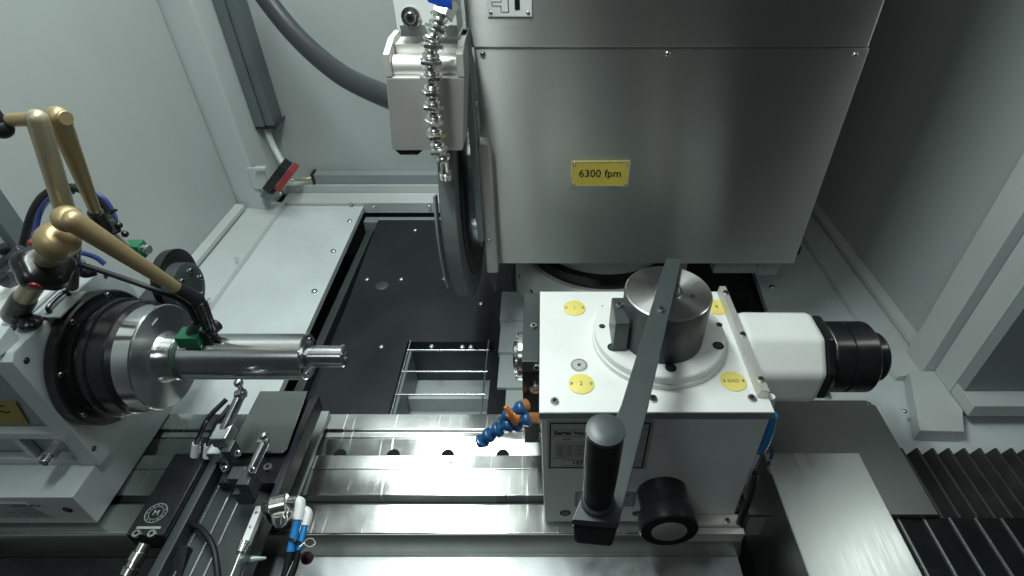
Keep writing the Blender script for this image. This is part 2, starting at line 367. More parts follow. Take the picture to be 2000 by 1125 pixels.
tr = thing('drain_tray', (-0.235, 0.88, -0.19), 'grey sheet metal tray under the drain grate', 'tray')
b = MB(); b.box(-0.35, -0.12, 0.74, 1.02, -0.20, -0.19); b.build('tray_bottom', 'machine', tr)
b = MB(); b.box(-0.352, -0.338, 0.742, 1.02, -0.19, -0.082); b.build('tray_side', 'machine_dk', tr)
b = MB(); b.box(-0.338, -0.122, 1.006, 1.02, -0.19, -0.082); b.build('tray_side', 'dark_steel', tr)
b = MB(); b.box(-0.337, -0.123, 0.90, 0.91, -0.189, -0.14); b.build('baffle', 'machine', tr, bevel=0.001)
st = thing('step_cover', (-0.05, 0.95, -0.08), 'pale grey stepped way cover plates beside the tailstock', 'way cover')
ys = [1.16, 1.066, 0.957, 0.852, 0.745]
for i in range(4):
    z = -0.022-0.010*i
    b = MB(); b.box(-0.112+0.003*i, 0.10, ys[i+1], ys[i]+0.02, z-0.012, z)
    b.box(-0.112+0.003*i, 0.10, ys[i+1], ys[i+1]+0.006, z-0.030, z-0.011)
    b.build('step_plate', 'machine', st, bevel=0.0015)

# ================================================================== machine table
tb = thing('machine_table', (-0.4, 0.61, -0.12), 'long ground steel machine table with grooves below the workpiece', 'machine table')
X0, X1 = -1.35, 0.352
def strip(name, pts, m='table', x0=X0, x1=X1, bev=0.0012):
    q = MB(); q.prism(pts, 'x', x0, x1); return q.build(name, m, tb, bevel=bev)
strip('rear_rail', [(0.742, -0.12), (0.742, 0.0), (0.704, 0.0), (0.703, -0.12)])
strip('rear_step', [(0.7025, -0.12), (0.7025, -0.007), (0.688, -0.007), (0.688, -0.12)])
strip('groove_slope', [(0.687, -0.12), (0.687, -0.009), (0.642, -0.020), (0.642, -0.12)])
strip('middle_rail', [(0.6415, -0.12), (0.6415, -0.001), (0.611, -0.001), (0.611, -0.12)])
strip('slide_face', [(0.6105, -0.12), (0.6105, -0.002), (0.5585, -0.006), (0.5585, -0.12)])
strip('groove', [(0.558, -0.12), (0.558, -0.030), (0.541, -0.030), (0.541, -0.12)], 'dark_steel')
strip('slide_face', [(0.5405, -0.12), (0.5405, -0.006), (0.487, -0.008), (0.487, -0.12)])
fe = strip('front_edge', [(0.4865, -0.12), (0.4865, -0.010), (0.484, -0.012), (0.468, -0.045), (0.468, -0.12)], 'stainless')
strip('front_ledge', [(0.4675, -0.12), (0.4675, -0.052), (0.430, -0.052), (0.430, -0.12)], 'silver_lt', -0.60, X1-0.004)
strip('front_ledge', [(0.4675, -0.12), (0.4675, -0.056), (0.430, -0.056), (0.430, -0.12)], 'black', X0, -0.6005)
strip('apron', [(0.4295, -0.2), (0.4295, -0.058), (0.30, -0.064), (0.30, -0.2)], 'gunmetal', -0.56, 0.13)
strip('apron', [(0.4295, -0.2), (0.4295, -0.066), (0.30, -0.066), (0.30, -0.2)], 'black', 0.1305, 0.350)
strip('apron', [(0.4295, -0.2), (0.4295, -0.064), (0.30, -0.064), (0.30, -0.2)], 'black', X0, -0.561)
hole_me = _shared('bore', lambda q: q.lathe((0, 0, -0.3), (0, 0, 1), [(0, 1), (0.33, 1)], 28), ['ink'])
for x in (566, 669, 772, 877, 983):
    p = az(x, 884, -0.0262); put('bore', hole_me, tb, (p.x, 0.6515, -0.009-(0.687-0.6515)*0.2444+0.0003), (0, -0.237, 0.971), 0.0135)
screw(tb, az(868, 1055, -0.028), (0, -0.85, 0.5), 0.005, dome=True)
sunk(tb, az(881, 903, -0.001), (0, 0, 1), 0.0025)

# ================================================================== workhead (headstock)
hs = thing('headstock', (-0.95, 0.64, 0.0), 'grey headstock housing carrying the big black chuck flange', 'headstock')
b = MB(); b.box(-1.35, -0.788, 0.50, 0.76, 0.001, 0.086); bs = b.build('base', 'machine', hs, bevel=0.004)
sunk(bs, ay(132, 996, 0.4995), (0, -1, 0), 0.008)
b = MB(); pA, pB = ay(0, 985, 0.4985), ay(93, 1010, 0.4985); b.prism([(pA.x-0.1, pB.z), (pB.x+0.012, pB.z), (pB.x-0.012, pA.z+0.004), (pA.x-0.1, pA.z+0.004)], 'y', 0.4975, 0.4999); np_ = b.build('name_plate', 'label', hs)
lettering(np_, 'Schlitten  Mass', 0.0085, ay(48, 988, 0.4972), (1, 0, 0), (0, 0, 1), 'ink_grey', 0.0002)
for i in range(3):
    b = MB(); c = ay(22+28*i, 1001, 0.4972); b.box(c.x-0.008, c.x+0.006, 0.4970, 0.4976, c.z-0.0012, c.z+0.0008); b.build('printed_mark', 'ink_grey', np_)
b = MB(); b.prism([(0.560, 0.088), (0.560, 0.348), (0.572, 0.358), (0.765, 0.358), (0.815, 0.310), (0.815, 0.088)], 'x', -0.810, -0.776); fp = b.build('face_plate', 'machine', hs, bevel=0.003)
for p in [(52, 704), (184, 876), (207, 538)]: sunk(fp, ax(p[0], p[1], -0.7755), (1, 0, 0), 0.005)
b = MB(); b.prism([(0.579, 0.088), (0.579, 0.300), (0.600, 0.350), (0.760, 0.350), (0.80, 0.305), (0.80, 0.088)], 'x', -1.35, -0.811); b.build('housing', 'machine_dk', hs, bevel=0.003)
b = MB(); b.box(-1.35, -0.811, 0.562, 0.578, 0.318, 0.338); b.build('front_rib', 'machine', hs, bevel=0.002)
b = MB(); b.box(-1.35, -0.811, 0.562, 0.578, 0.160, 0.176); b.build('front_rib', 'machine', hs, bevel=0.002)
b = MB(); b.box(-1.35, -0.811, 0.562, 0.578, 0.089, 0.104); b.build('front_rib', 'machine', hs, bevel=0.002)
b = MB(); b.box(-0.893, -0.882, 0.563, 0.578, 0.105, 0.159); b.build('front_rib', 'machine', hs, bevel=0.002)
b = MB(); b.box(-1.35, -0.82, 0.61, 0.79, 0.351, 0.360); tp = b.build('top_cover', 'white', hs, bevel=0.003)
b = MB(); b.prism([(0.562, 0.339), (0.562, 0.375), (0.600, 0.383), (0.600, 0.352), (0.574, 0.339)], 'x', -1.35, -0.822); b.build('top_rail', 'dark_steel', hs, bevel=0.003)
b = MB(); b.prism([(0.562, 0.358), (0.562, 0.376), (0.600, 0.384), (0.600, 0.358)], 'x', -0.8215, -0.787); b.build('rail_end', 'machine', hs, bevel=0.002)
# pull-handle plate on the top
c = az(122, 595, 0.362); b = MB(); b.box(c.x-0.022, c.x+0.018, c.y-0.032, c.y+0.032, 0.3605, 0.364); hp = b.build('handle_plate', 'label', hs, bevel=0.001)
b = MB(); b.tube([(c.x-0.003, c.y-0.022, 0.364), (c.x-0.003, c.y-0.018, 0.374), (c.x-0.003, c.y+0.018, 0.374), (c.x-0.003, c.y+0.022, 0.364)], 0.0035, 10, 5); b.build('handle', 'black', hp)
# warning plate and instruction plate in the recess
p = ay(20, 790, 0.574)
b = MB(); b.prism([(-1.2, 0.183), (ay(42, 820, 0.573).x, 0.183), (ay(5, 765, 0.573).x, 0.238), (-1.2, 0.238)], 'y', 0.576, 0.5788); wpl = b.build('warning_plate', 'olive', hs)
lettering(wpl, 'C', 0.028, ay(4, 800, 0.5755), (1, 0, 0), (0, 0, 1), 'ink')
b = MB(); b.box(-1.2, ay(52, 880, 0.573).x, 0.5765, 0.5788, 0.108, 0.155); b.build('instruction_plate', 'label', hs)
# clamp bolt
c = ay(112, 872, 0.555); b = MB(); b.cyl((c.x, 0.574, c.z), (c.x, 0.535, c.z), 0.012, seg=6); b.cyl((c.x, 0.535, c.z), (c.x, 0.522, c.z), 0.008, seg=20, cham=0.001); b.build('clamp_bolt', 'steel', hs, bevel=0.001)

AY_, AZ_ = 0.68, 0.237
ck = thing('chuck', (-0.72, AY_, AZ_-0.12), 'round black chuck with polished steel front ring holding the shaft', 'chuck')
ax_ = (1, 0, 0)
b = MB(); b.lathe((-0.772, AY_, AZ_), ax_, [(0, 0.112), (0.001, 0.118), (0.016, 0.118), (0.019, 0.115)], 96); fg = b.build('mounting_flange', 'black', ck)
for k in range(8):
    a = k*math.pi/4+0.25; screw(fg, (-0.7535, AY_+0.1095*math.cos(a), AZ_+0.1095*math.sin(a)), (1, 0, 0), 0.0045)
b = MB(); b.lathe((-0.753, AY_, AZ_), ax_, [(0, 0.1035), (0.010, 0.1035), (0.012, 0.098), (0.020, 0.098), (0.022, 0.1035), (0.028, 0.1035), (0.03, 0.10)], 96); b.build('adapter_ring', 'black', ck)
b = MB(); b.lathe((-0.7235, AY_, AZ_), ax_, [(0, 0.099), (0.026, 0.099), (0.028, 0.096), (0.036, 0.0925)], 96); b.build('chuck_body', 'black', ck)
b = MB(); b.lathe((-0.690, AY_, AZ_), ax_, [(0, 0.0925), (0.029, 0.0925), (0.031, 0.0905)], 96); b.build('front_ring', 'turned', ck)
b = MB(); b.lathe((-0.6592, AY_, AZ_), ax_, [(0, 0.0902), (0.0004, 0.0900), (0.0005, 0.060), (0.0009, 0.044)], 96); b.build('ring_face', 'faced', ck)
b = MB(); b.lathe((-0.6580, AY_, AZ_), ax_, [(0, 0.0455), (0.005, 0.0435), (0.010, 0.0415), (0.026, 0.041), (0.028, 0.039)], 72); b.build('collar', 'turned', ck)
b = MB(); c = ax(322, 600, -0.66); b.box(-0.6595, -0.6575, AY_+0.005, AY_+0.022, AZ_+0.068, AZ_+0.070); b.build('engraved_mark', 'silver_lt', ck)
wk = thing('workpiece', (-0.5, AY_, AZ_-0.04), 'polished cylindrical steel shaft with a thinner end stub', 'workpiece')
b = MB(); b.lathe((-0.631, AY_, AZ_), ax_, [(0, 0.0300), (0.011, 0.0300)], 64); b.build('neck', 'turned', wk)
b = MB(); b.lathe((-0.6205, AY_, AZ_), ax_, [(0, 0.038), (0.001, 0.0405), (0.207, 0.0405), (0.209, 0.0385), (0.209, 0.028), (0.203, 0.027)], 96); b.build('shaft', 'turned', wk)
b = MB(); b.lathe((-0.418, AY_, AZ_), ax_, [(0, 0.0190), (0.068, 0.0190), (0.071, 0.0165), (0.071, 0.008), (0.066, 0.004)], 64); stb = b.build('stub', 'turned', wk)
for k in range(4):
    a = k*math.pi/2+0.7; screw(wk, (-0.4125, AY_+0.0300*math.cos(a), AZ_+0.0300*math.sin(a)), (1, 0, 0), 0.0042)
b = MB(); b.lathe((-0.630, AY_, AZ_), ax_, [(0, 0.0395), (0.0012, 0.0405), (0.0078, 0.0405), (0.009, 0.0395)], 72); b.build('marking_ring', 'ringgreen', wk)

# drive pulley behind the chuck
pl = thing('drive_pulley', (-0.73, 0.86, 0.24), 'black disc pulley with bright bolts behind the chuck', 'pulley')
c = ay(318, 545, 0.86)
b = MB(); b.lathe((-0.735, 0.86, c.z), ax_, [(0, 0.058), (0.012, 0.060), (0.018, 0.060), (0.019, 0.057)], 64); b.build('disc', 'black', pl)
b = MB(); b.lathe((-0.716, 0.845, c.z-0.010), ax_, [(0, 0.050), (0.022, 0.050), (0.024, 0.046), (0.026, 0.030)], 64); hb = b.build('hub', 'dark_steel', pl)
for k in range(6):
    a = k*math.pi/3; screw(hb, (-0.690, 0.845+0.034*math.cos(a), c.z-0.010+0.034*math.sin(a)), (1, 0, 0), 0.005)
b = MB(); b.box(-0.79, -0.736, 0.80, 0.88, 0.10, c.z-0.02); b.build('bracket', 'dark_steel', pl, bevel=0.003)

# ================================================================== tailstock
ts = thing('tailstock', (0.16, 0.63, 0.0), 'white and grey tailstock block with black lever and round hub', 'tailstock')
TZ = 0.311
b = MB(); b.prism([(0.003, 0.003), (0.335, 0.003), (0.328, TZ-0.014), (-0.003, TZ-0.014)], 'y', 0.502, 0.765); bd = b.build('body', 'tail_paint', ts, bevel=0.003)
b = MB(); b.box(-0.005, 0.329, 0.499, 0.770, TZ-0.0138, TZ); tc_ = b.build('top_plate', 'white', ts, bevel=0.0012)
b = MB(); b.box(-0.0052, 0.3292, 0.4975, 0.4988, TZ-0.0140, TZ-0.0005); b.build('front_strip', 'silver_lt', ts)
b = MB(); b.box(-0.033, -0.0055, 0.598, 0.767, 0.285, TZ-0.001); sp = b.build('side_plate', 'dark_steel', ts, bevel=0.002)
b = MB(); b.box(-0.033, -0.0055, 0.598, 0.767, 0.10, 0.2845); sp2 = b.build('side_plate', 'black', ts, bevel=0.002)
screw(sp, az(1042, 638, TZ-0.001), r=0.006)
screw(sp2, ay(1048, 715, 0.5975), (0, -1, 0), 0.006)
b = MB(); c = ay(1047, 757, 0.5975); b.lathe((c.x, 0.598, c.z), (0, -1, 0), [(0, 0.011), (0.004, 0.011), (0.006, 0.009), (0.006, 0.005), (0.003, 0.004)], 24); b.build('threaded_plug', 'steel', ts)
b = MB(); b.lathe((-0.0335, AY_, AZ_), (-1, 0, 0), [(0, 0.043), (0.008, 0.043), (0.010, 0.041), (0.010, 0.030), (0.016, 0.028), (0.018, 0.020)], 64); nf = b.build('nose_flange', 'turned', ts)
for k in range(6):
    a = k*math.pi/3+0.5; screw(nf, (-0.0435, AY_+0.036*math.cos(a), AZ_+0.036*math.sin(a)), (-1, 0, 0), 0.0045)
# flange and hub
hc = Vector((0.186, 0.645, 0))
b = MB(); b.lathe((hc.x, hc.y, TZ), (0, 0, 1), [(0, 0.106), (0.0085, 0.106), (0.0095, 0.105), (0.0105, 0.1035), (0.022, 0.1035), (0.024, 0.1015), (0.024, 0.060)], 96); fl_ = b.build('hub_flange', 'white', ts)
for p in [(1197, 678), (1310, 718), (1403, 675), (1405, 634), (1176, 637)]:
    q = az(p[0], p[1], TZ+0.0245); sunk(fl_, q, (0, 0, 1), 0.0085 if p[1] > 640 else 0.005)
sunk(tc_, az(1181, 600, TZ), (0, 0, 1), 0.0055)
b = MB(); b.lathe((hc.x, hc.y-0.012, TZ+0.0245), (0, 0, 1), [(0, 0.0645), (0.001, 0.0645), (0.0845, 0.0645), (0.085, 0.0640)], 96); hub = b.build('hub', 'dark_steel', ts)
HZ = TZ+0.1098
b = MB(); b.lathe((hc.x, hc.y-0.012, HZ-0.0002), (0, 0, 1), [(0, 0.0635), (0.0015, 0.0635), (0.0025, 0.0622), (0.0025, 0.021)], 96); hcap = b.build('hub_cap', 'hub', ts)
b = MB(); b.lathe((hc.x, hc.y-0.012, HZ+0.0024), (0, 0, 1), [(0, 0.020), (0.0012, 0.020), (0.0016, 0.017), (0.0010, 0.016), (0.0010, 0.010)], 40); b.build('centre_ring', 'steel', hcap)
sunk(hcap, az(1353, 577, HZ+0.003), (0, 0, 1), 0.0035)
c = az(1197, 610, TZ+0.024); b = MB(); b.box(c.x-0.010, c.x+0.012, 0.595, 0.655, TZ+0.0245, TZ+0.082); sb = b.build('stop_block', 'dark_steel', ts, bevel=0.003)
screw(sb, (c.x, 0.635, TZ+0.082), r=0.006)
# lever
LZ = HZ+0.004
A0, A1, B0, B1, C0, C1 = [Vector(v) for v in ((0.193, 0.700, 0), (0.2165, 0.698, 0), (0.0905, 0.411, 0), (0.121, 0.408, 0), (0.028, 0.272, 0), (0.072, 0.268, 0))]
b = MB(); b.hexa([(p.x, p.y, LZ) for p in (A0, A1, B1, C1, C0, B0)], [(p.x, p.y, LZ+0.010) for p in (A0, A1, B1, C1, C0, B0)])
lv = b.build('lever_arm', 'lever', ts, bevel=0.0012)
b = MB(); e_ = [(0.0385, 0.296), (0.0785, 0.2945), (0.0725, 0.2685), (0.0275, 0.2725)]
b.hexa([(x+(0.052-x)*0.12, y, LZ-0.040) for x, y in e_[::-1]], [(x, y, LZ-0.0005) for x, y in e_[::-1]])
b.build('lever_end', 'black', lv, bevel=0.0065, bseg=4)
gx, gy = 0.0535, 0.290
b = MB(); b.lathe((gx, gy, LZ+0.0095), (0, 0, 1), [(0, 0.0165), (0.006, 0.0165), (0.008, 0.0145)], 40); b.build('grip_base', 'dark_steel', lv)
b = MB(); b.lathe((gx, gy, LZ+0.0177), (0, 0, 1), [(0, 0.0140), (0.012, 0.0150), (0.060, 0.0163), (0.100, 0.0166), (0.103, 0.0166)], 40); b.build('grip', 'rubber', lv)
b = MB(); b.lathe((gx, gy, LZ+0.1208), (0, 0, 1), [(0, 0.0166), (0.0025, 0.0171), (0.0042, 0.0168), (0.0048, 0.0152), (0.0062, 0.0120), (0.0070, 0.0060), (0.0072, 0)], 40); b.build('grip_cap', 'lever', lv)
screw(lv, az(1291, 606, LZ+0.010), r=0.0055)
# yellow identification discs
disc_me = _shared('yellow_disc', lambda q: q.lathe((0, 0, 0), (0, 0, 1), [(0, 1), (0.05, 1), (0.06, 0.98)], 40), ['yellow'])
for (x, y, z, s_) in [(1122, 602, TZ, '1'), (1135, 750, TZ, '2'), (1432, 745, TZ, 'GAD'), (1399, 600, TZ, '4')]:
    c = az(x, y, z+0.0003); d = put('yellow_disc', disc_me, ts, c, (0, 0, 1), 0.0195)
    for sx in (-1, 1):
        screw(ts, c+Vector((sx*0.0145, 0, 0.0012)), r=0.0027, dome=True)
    lettering(ts, s_, 0.011 if len(s_) == 1 else 0.0085, c+Vector((0, 0, 0.0014)), (1, 0, 0), (0, 1, 0), 'ink_grey')
c = az(1131, 713, TZ+0.0003)
put('plug', _shared('cap_plug', lambda q: q.lathe((0, 0, 0), (0, 0, 1), [(0, 1), (0.05, 1), (0.05, 0.88), (0.0, 0.88), (0.0, 0.82), (0.06, 0.80), (0.07, 0.3)], 32), ['guard']), ts, c, (0, 0, 1), 0.0135)
sunk(ts, c+Vector((0, 0, 0.0008)), (0, 0, 1), 0.0038)
for p in [(1083, 785), (1275, 780), (1468, 779)]: screw(ts, az(p[0], p[1], TZ), r=0.0062)
# clamping bar along the right edge
b = MB(); q0 = az(1411, 568, TZ); q1 = az(1488, 772, TZ)
b.hexa([(0.3115, 0.525, TZ+0.0003), (0.3275, 0.523, TZ+0.0003), (0.3265, 0.766, TZ+0.0003), (0.3125, 0.766, TZ+0.0003)], [(0.3135, 0.525, TZ+0.016), (0.3262, 0.523, TZ+0.016), (0.3255, 0.766, TZ+0.016), (0.3140, 0.766, TZ+0.016)])
br = b.build('clamp_bar', 'guard', ts, bevel=0.0012)
for y in (0.545, 0.640, 0.745): screw(br, (0.3197, y, TZ+0.016), r=0.0052)
# motor
ph = math.pi/8
b = MB(); b.lathe((0.334, AY_, AZ_), ax_, [(0, 0.082), (0.118, 0.082), (0.130, 0.079)], 8, ph); b.build('motor_housing', 'white', ts, bevel=0.012, bseg=5)
b = MB(); b.lathe((0.4645, AY_, AZ_), ax_, [(0, 0.076), (0.012, 0.076), (0.019, 0.069)], 8, ph); b.build('motor_end_plate', 'black', ts, bevel=0.004)
b = MB(); b.lathe((0.485, AY_, AZ_), ax_, [(0, 0.060), (0.003, 0.062), (0.030, 0.062), (0.031, 0.0600), (0.035, 0.0600), (0.036, 0.062), (0.074, 0.062), (0.078, 0.058), (0.079, 0.037)], 72); b.build('encoder', 'black', ts)
b = MB(); b.lathe((0.5643, AY_, AZ_), ax_, [(0, 0.042), (0.004, 0.043), (0.020, 0.043), (0.024, 0.040), (0.024, 0.032), (0.020, 0.030)], 48); cp = b.build('end_cap', 'black', ts)
b = MB(); b.lathe((0.5683, AY_, AZ_), ax_, [(0, 0.0433), (0.0012, 0.0436), (0.0024, 0.0433)], 48); b.build('cap_ring', 'grey_plastic', cp)
# nameplate on the front
YF = 0.5015
b = MB(); b.box(0.006, 0.161, YF-0.0025, YF+0.001, 0.170, 0.290); npf = b.build('name_plate', 'label_lt', ts, bevel=0.0005)
def mark(par, x0, x1, z0, z1, Y, m='ink'):
    q = MB(); q.box(x0, x1, Y-0.0004, Y+0.0003, z0, z1); return q.build('printed_line', m, par)
Yn = YF-0.0026
mark(npf, 0.0100, 0.1570, 0.2845, 0.2865, Yn); mark(npf, 0.0100, 0.1570, 0.1735, 0.1755, Yn); mark(npf, 0.0100, 0.0120, 0.1756, 0.2844, Yn); mark(npf, 0.1550, 0.1570, 0.1756, 0.2844, Yn)
for z in (0.271, 0.254, 0.199): mark(npf, 0.0130, 0.1540, z, z+0.0007, Yn, 'ink_grey')
mark(npf, 0.078, 0.128, 0.2765, 0.2785, Yn, 'ink_grey')
lettering(npf, 'Serial No.', 0.0118, (0.0165, Yn-0.0003, 0.2625), (1, 0, 0), (0, 0, 1), 'ink', 0.0003, 'LEFT')
mark(npf, 0.065, 0.132, 0.2475, 0.2485, Yn, 'ink_grey'); mark(npf, 0.030, 0.042, 0.2465, 0.2490, Yn, 'ink_grey')
for x in (0.020, 0.034, 0.050, 0.062, 0.078, 0.092, 0.106): mark(npf, x, x+0.0006, 0.2045, 0.2405, Yn, 'ink_grey')
for i in range(6): mark(npf, 0.020, 0.1065, 0.2045+0.0071*i, 0.2051+0.0071*i, Yn-0.0001, 'ink_grey')
for i in range(4):
    for x in (0.0235, 0.0375, 0.0528, 0.0665, 0.0815, 0.0955): mark(npf, x, x+0.007, 0.2075+0.0071*i, 0.2091+0.0071*i, Yn, 'ink_grey')
mark(npf, 0.030, 0.094, 0.1942, 0.1949, Yn, 'ink_grey'); mark(npf, 0.030, 0.094, 0.1795, 0.1802, Yn, 'ink_grey'); mark(npf, 0.030, 0.0307, 0.1803, 0.1941, Yn, 'ink_grey'); mark(npf, 0.0933, 0.094, 0.1803, 0.1941, Yn, 'ink_grey')
lettering(npf, '137 kg', 0.0115, (0.061, Yn-0.0003, 0.1872), (1, 0, 0), (0, 0, 1), 'ink', 0.0002)
for z in (0.218, 0.228): mark(npf, 0.138, 0.1405, z, z+0.0020, Yn, 'ink_grey')
b = MB(); b.box(0.053, 0.156, YF-0.0022, YF+0.001, 0.058, 0.106); np2 = b.build('name_plate', 'label', ts, bevel=0.0005)
Y2 = YF-0.0023
for args in [(0.056, 0.153, 0.1025, 0.1035), (0.056, 0.153, 0.0605, 0.0615), (0.056, 0.057, 0.0616, 0.1024), (0.152, 0.153, 0.0616, 0.1024), (0.064, 0.078, 0.095, 0.098), (0.132, 0.146, 0.094, 0.096), (0.134, 0.145, 0.070, 0.072)]: mark(np2, *args, Y2, 'ink_grey')
sunk(bd, ay(1104, 1002, YF+0.0003), (0, -1, 0), 0.0095); sunk(bd, ay(1243, 1003, YF+0.0003), (0, -1, 0), 0.0075)
# adjusting knob
kx, kz = 0.197, 0.104
b = MB(); b.lathe((kx, 0.5025, kz), (0, -1, 0), [(0, 0.0405), (0.014, 0.0400), (0.034, 0.0385), (0.038, 0.0400), (0.0425, 0.0455), (0.044, 0.0460), (0.068, 0.0460), (0.0705, 0.0440), (0.0712, 0.0285), (0.0695, 0.0280)], 64); kn = b.build('knob', 'black', ts)
b = MB(); b.lathe((kx, 0.4320, kz), (0, -1, 0), [(0, 0.0277), (0.0010, 0.0277), (0.0014, 0.0268)], 48); b.build('knob_disc', 'label_lt', kn)
sunk(kn, (kx-0.008, 0.4465, kz+0.0437), (-0.18, 0, 1), 0.004)
# foot clamp at the lower right
b = MB(); b.box(0.238, 0.340, 0.482, 0.5013, 0.006, 0.030); ft = b.build('foot_clamp', 'guard', ts, bevel=0.0015)
b = MB(); b.box(0.238, 0.345, 0.470, 0.4815, -0.004, 0.022); b.build('foot_clamp', 'guard', ts, bevel=0.0015)
for x in (0.252, 0.318): screw(ft, (x, 0.4895, 0.030), r=0.005)

# tubes by the tailstock's right side
ct = thing('side_cables', (0.35, 0.55, 0.02), 'blue tube and black cable beside the tailstock side', 'cables')
b = MB(); b.tube([(0.338, 0.515, 0.285), (0.343, 0.514, 0.24), (0.344, 0.520, 0.19), (0.345, 0.56, 0.15)], 0.007, 12); b.build('tube', 'bluet', ct)
b = MB(); b.tube([(0.344, 0.545, 0.290), (0.356, 0.545, 0.21), (0.360, 0.55, 0.05)], 0.006, 12); b.build('tube', 'whitep', ct)
b = MB(); b.tube([(0.338, 0.498, 0.16), (0.341, 0.492, 0.10), (0.338, 0.488, 0.055), (0.337, 0.485, 0.03)], 0.0055, 12); b.build('cable', 'black', ct)
b = MB(); b.tube([(0.362, 0.54, 0.19), (0.372, 0.53, 0.17), (0.368, 0.52, 0.15), (0.374, 0.52, 0.135)], 0.0028, 8); b.build('cable', 'cable_blue', ct)
b = MB(); b.tube([(0.364, 0.52, 0.165), (0.376, 0.515, 0.16), (0.366, 0.515, 0.15), (0.372, 0.51, 0.14)], 0.0012, 6); b.build('wire_tie', 'wire', ct)

# ================================================================== blue jointed coolant hose
bh = thing('jointed_coolant_hose', (-0.05, 0.58, 0.15), 'blue jointed plastic coolant hose with orange valve on the tailstock', 'coolant hose')
def seg_chain(par, pts, r, m, names='segment', hexm=False):
    P = [Vector(p) for p in pts]
    for i in range(len(P)-1):
        d = (P[i+1]-P[i]); L = d.length
        prof = [(0, 0.62*r), (0.06*L, 0.86*r), (0.22*L, 1.0*r), (0.42*L, 1.0*r), (0.55*L, 0.86*r), (0.72*L, 0.60*r), (0.90*L, 0.55*r), (1.02*L, 0.60*r)]
        q = MB()
        if hexm:
            q.lathe(P[i]+d*0.08, d, [(0, 0.86*r), (0.05*L, 1.0*r), (0.26*L, 1.0*r), (0.31*L, 0.86*r)], 6, i*0.35)
            prof = [(0, 0.60*r), (0.06*L, 0.74*r), (0.38*L, 0.76*r), (0.44*L, 0.68*r), (0.56*L, 0.52*r), (0.66*L, 0.54*r), (0.76*L, 0.70*r), (0.88*L, 0.76*r), (0.98*L, 0.70*r), (1.05*L, 0.58*r)]
        q.lathe(P[i], d, prof, 24, 0); q.build(names, m, par, ang=30 if hexm else 40)
Yh = 0.56
hp_ = [ay(1030, 816, Yh), ay(1012, 832, Yh)]
b = MB(); c0 = ay(1056, 816, Yh+0.012); b.cyl(c0, ay(1030, 816, Yh+0.003), 0.009, seg=6); b.build('fitting', 'copper', bh, bevel=0.001)
b = MB(); c1 = ay(1030, 790, Yh+0.025); b.cyl(c1, ay(1012, 797, Yh+0.015), 0.0105, seg=16, cham=0.001); b.build('fitting', 'copper', bh)
seg_chain(bh, [ay(1036, 816, Yh), ay(1014, 824, Yh-0.004), ay(994, 838, Yh-0.006)], 0.0125, 'blue')
seg_chain(bh, [ay(1024, 793, Yh+0.012), ay(1000, 806, Yh+0.004), ay(978, 822, Yh-0.002)], 0.0115, 'blue')
seg_chain(bh, [ay(1000, 826, Yh-0.006), ay(978, 836, Yh-0.008), ay(960, 846, Yh-0.010), ay(944, 858, Yh-0.012), ay(938, 868, Yh-0.014)], 0.0125, 'blue')
b = MB(); b.cyl(ay(1006, 812, Yh-0.004), ay(998, 822, Yh-0.012), 0.012, seg=20, cham=0.001); vb = b.build('valve_body', 'orange', bh)
b = MB(); b.tube([ay(988, 794, Yh-0.014), ay(997, 808, Yh-0.018), ay(1005, 822, Yh-0.018)], 0.0042, 10, 4); b.build('valve_handle', 'orange', bh)

# ================================================================== grinding head
gh = thing('grinder_housing', (0.22, 1.3, 0.15), 'big brushed stainless grinding head with yellow speed plate', 'grinding head')
b = MB(); b.box(-0.119, 0.565, 1.0, 1.70, 0.205, 0.6655); b.build('lower_panel', 'head', gh, bevel=0.003)
b = MB(); b.box(-0.130, 0.560, 0.996, 1.70, 0.6665, 1.25); up = b.build('upper_panel', 'head', gh, bevel=0.004)
for p in [(943, 106), (1304, 105), (1671, 107)]: screw(gh, ay(p[0], p[1], 0.9995), (0, -1, 0), 0.0052, dome=True)
c0, c1 = ay(1116, 314, 0.9985), ay(1226, 363, 0.9985)
b = MB(); b.box(c0.x, c1.x, 0.9965, 0.9998, c1.z, c0.z); pl_ = b.build('speed_plate', 'brass_plate', gh, bevel=0.0006)
for x in (c0.x+0.006, c1.x-0.006):
    for z in (c0.z-0.006, c1.z+0.006): screw(pl_, (x, 0.9962, z), (0, -1, 0), 0.003, dome=True)
for (a0, a1, z0, z1) in [(c0.x, c1.x, c0.z-0.0012, c0.z), (c0.x, c1.x, c1.z, c1.z+0.0012), (c0.x, c0.x+0.0012, c1.z, c0.z), (c1.x-0.0012, c1.x, c1.z, c0.z)]:
    q = MB(); q.box(a0, a1, 0.9955, 0.9964, z0, z1); q.build('plate_rim', 'steel', pl_)
lettering(pl_, '6300 fpm', 0.0225, ((c0.x+c1.x)/2, 0.9958, (c0.z+c1.z)/2+0.001), (1, 0, 0), (0, 0, 1), 'ink')
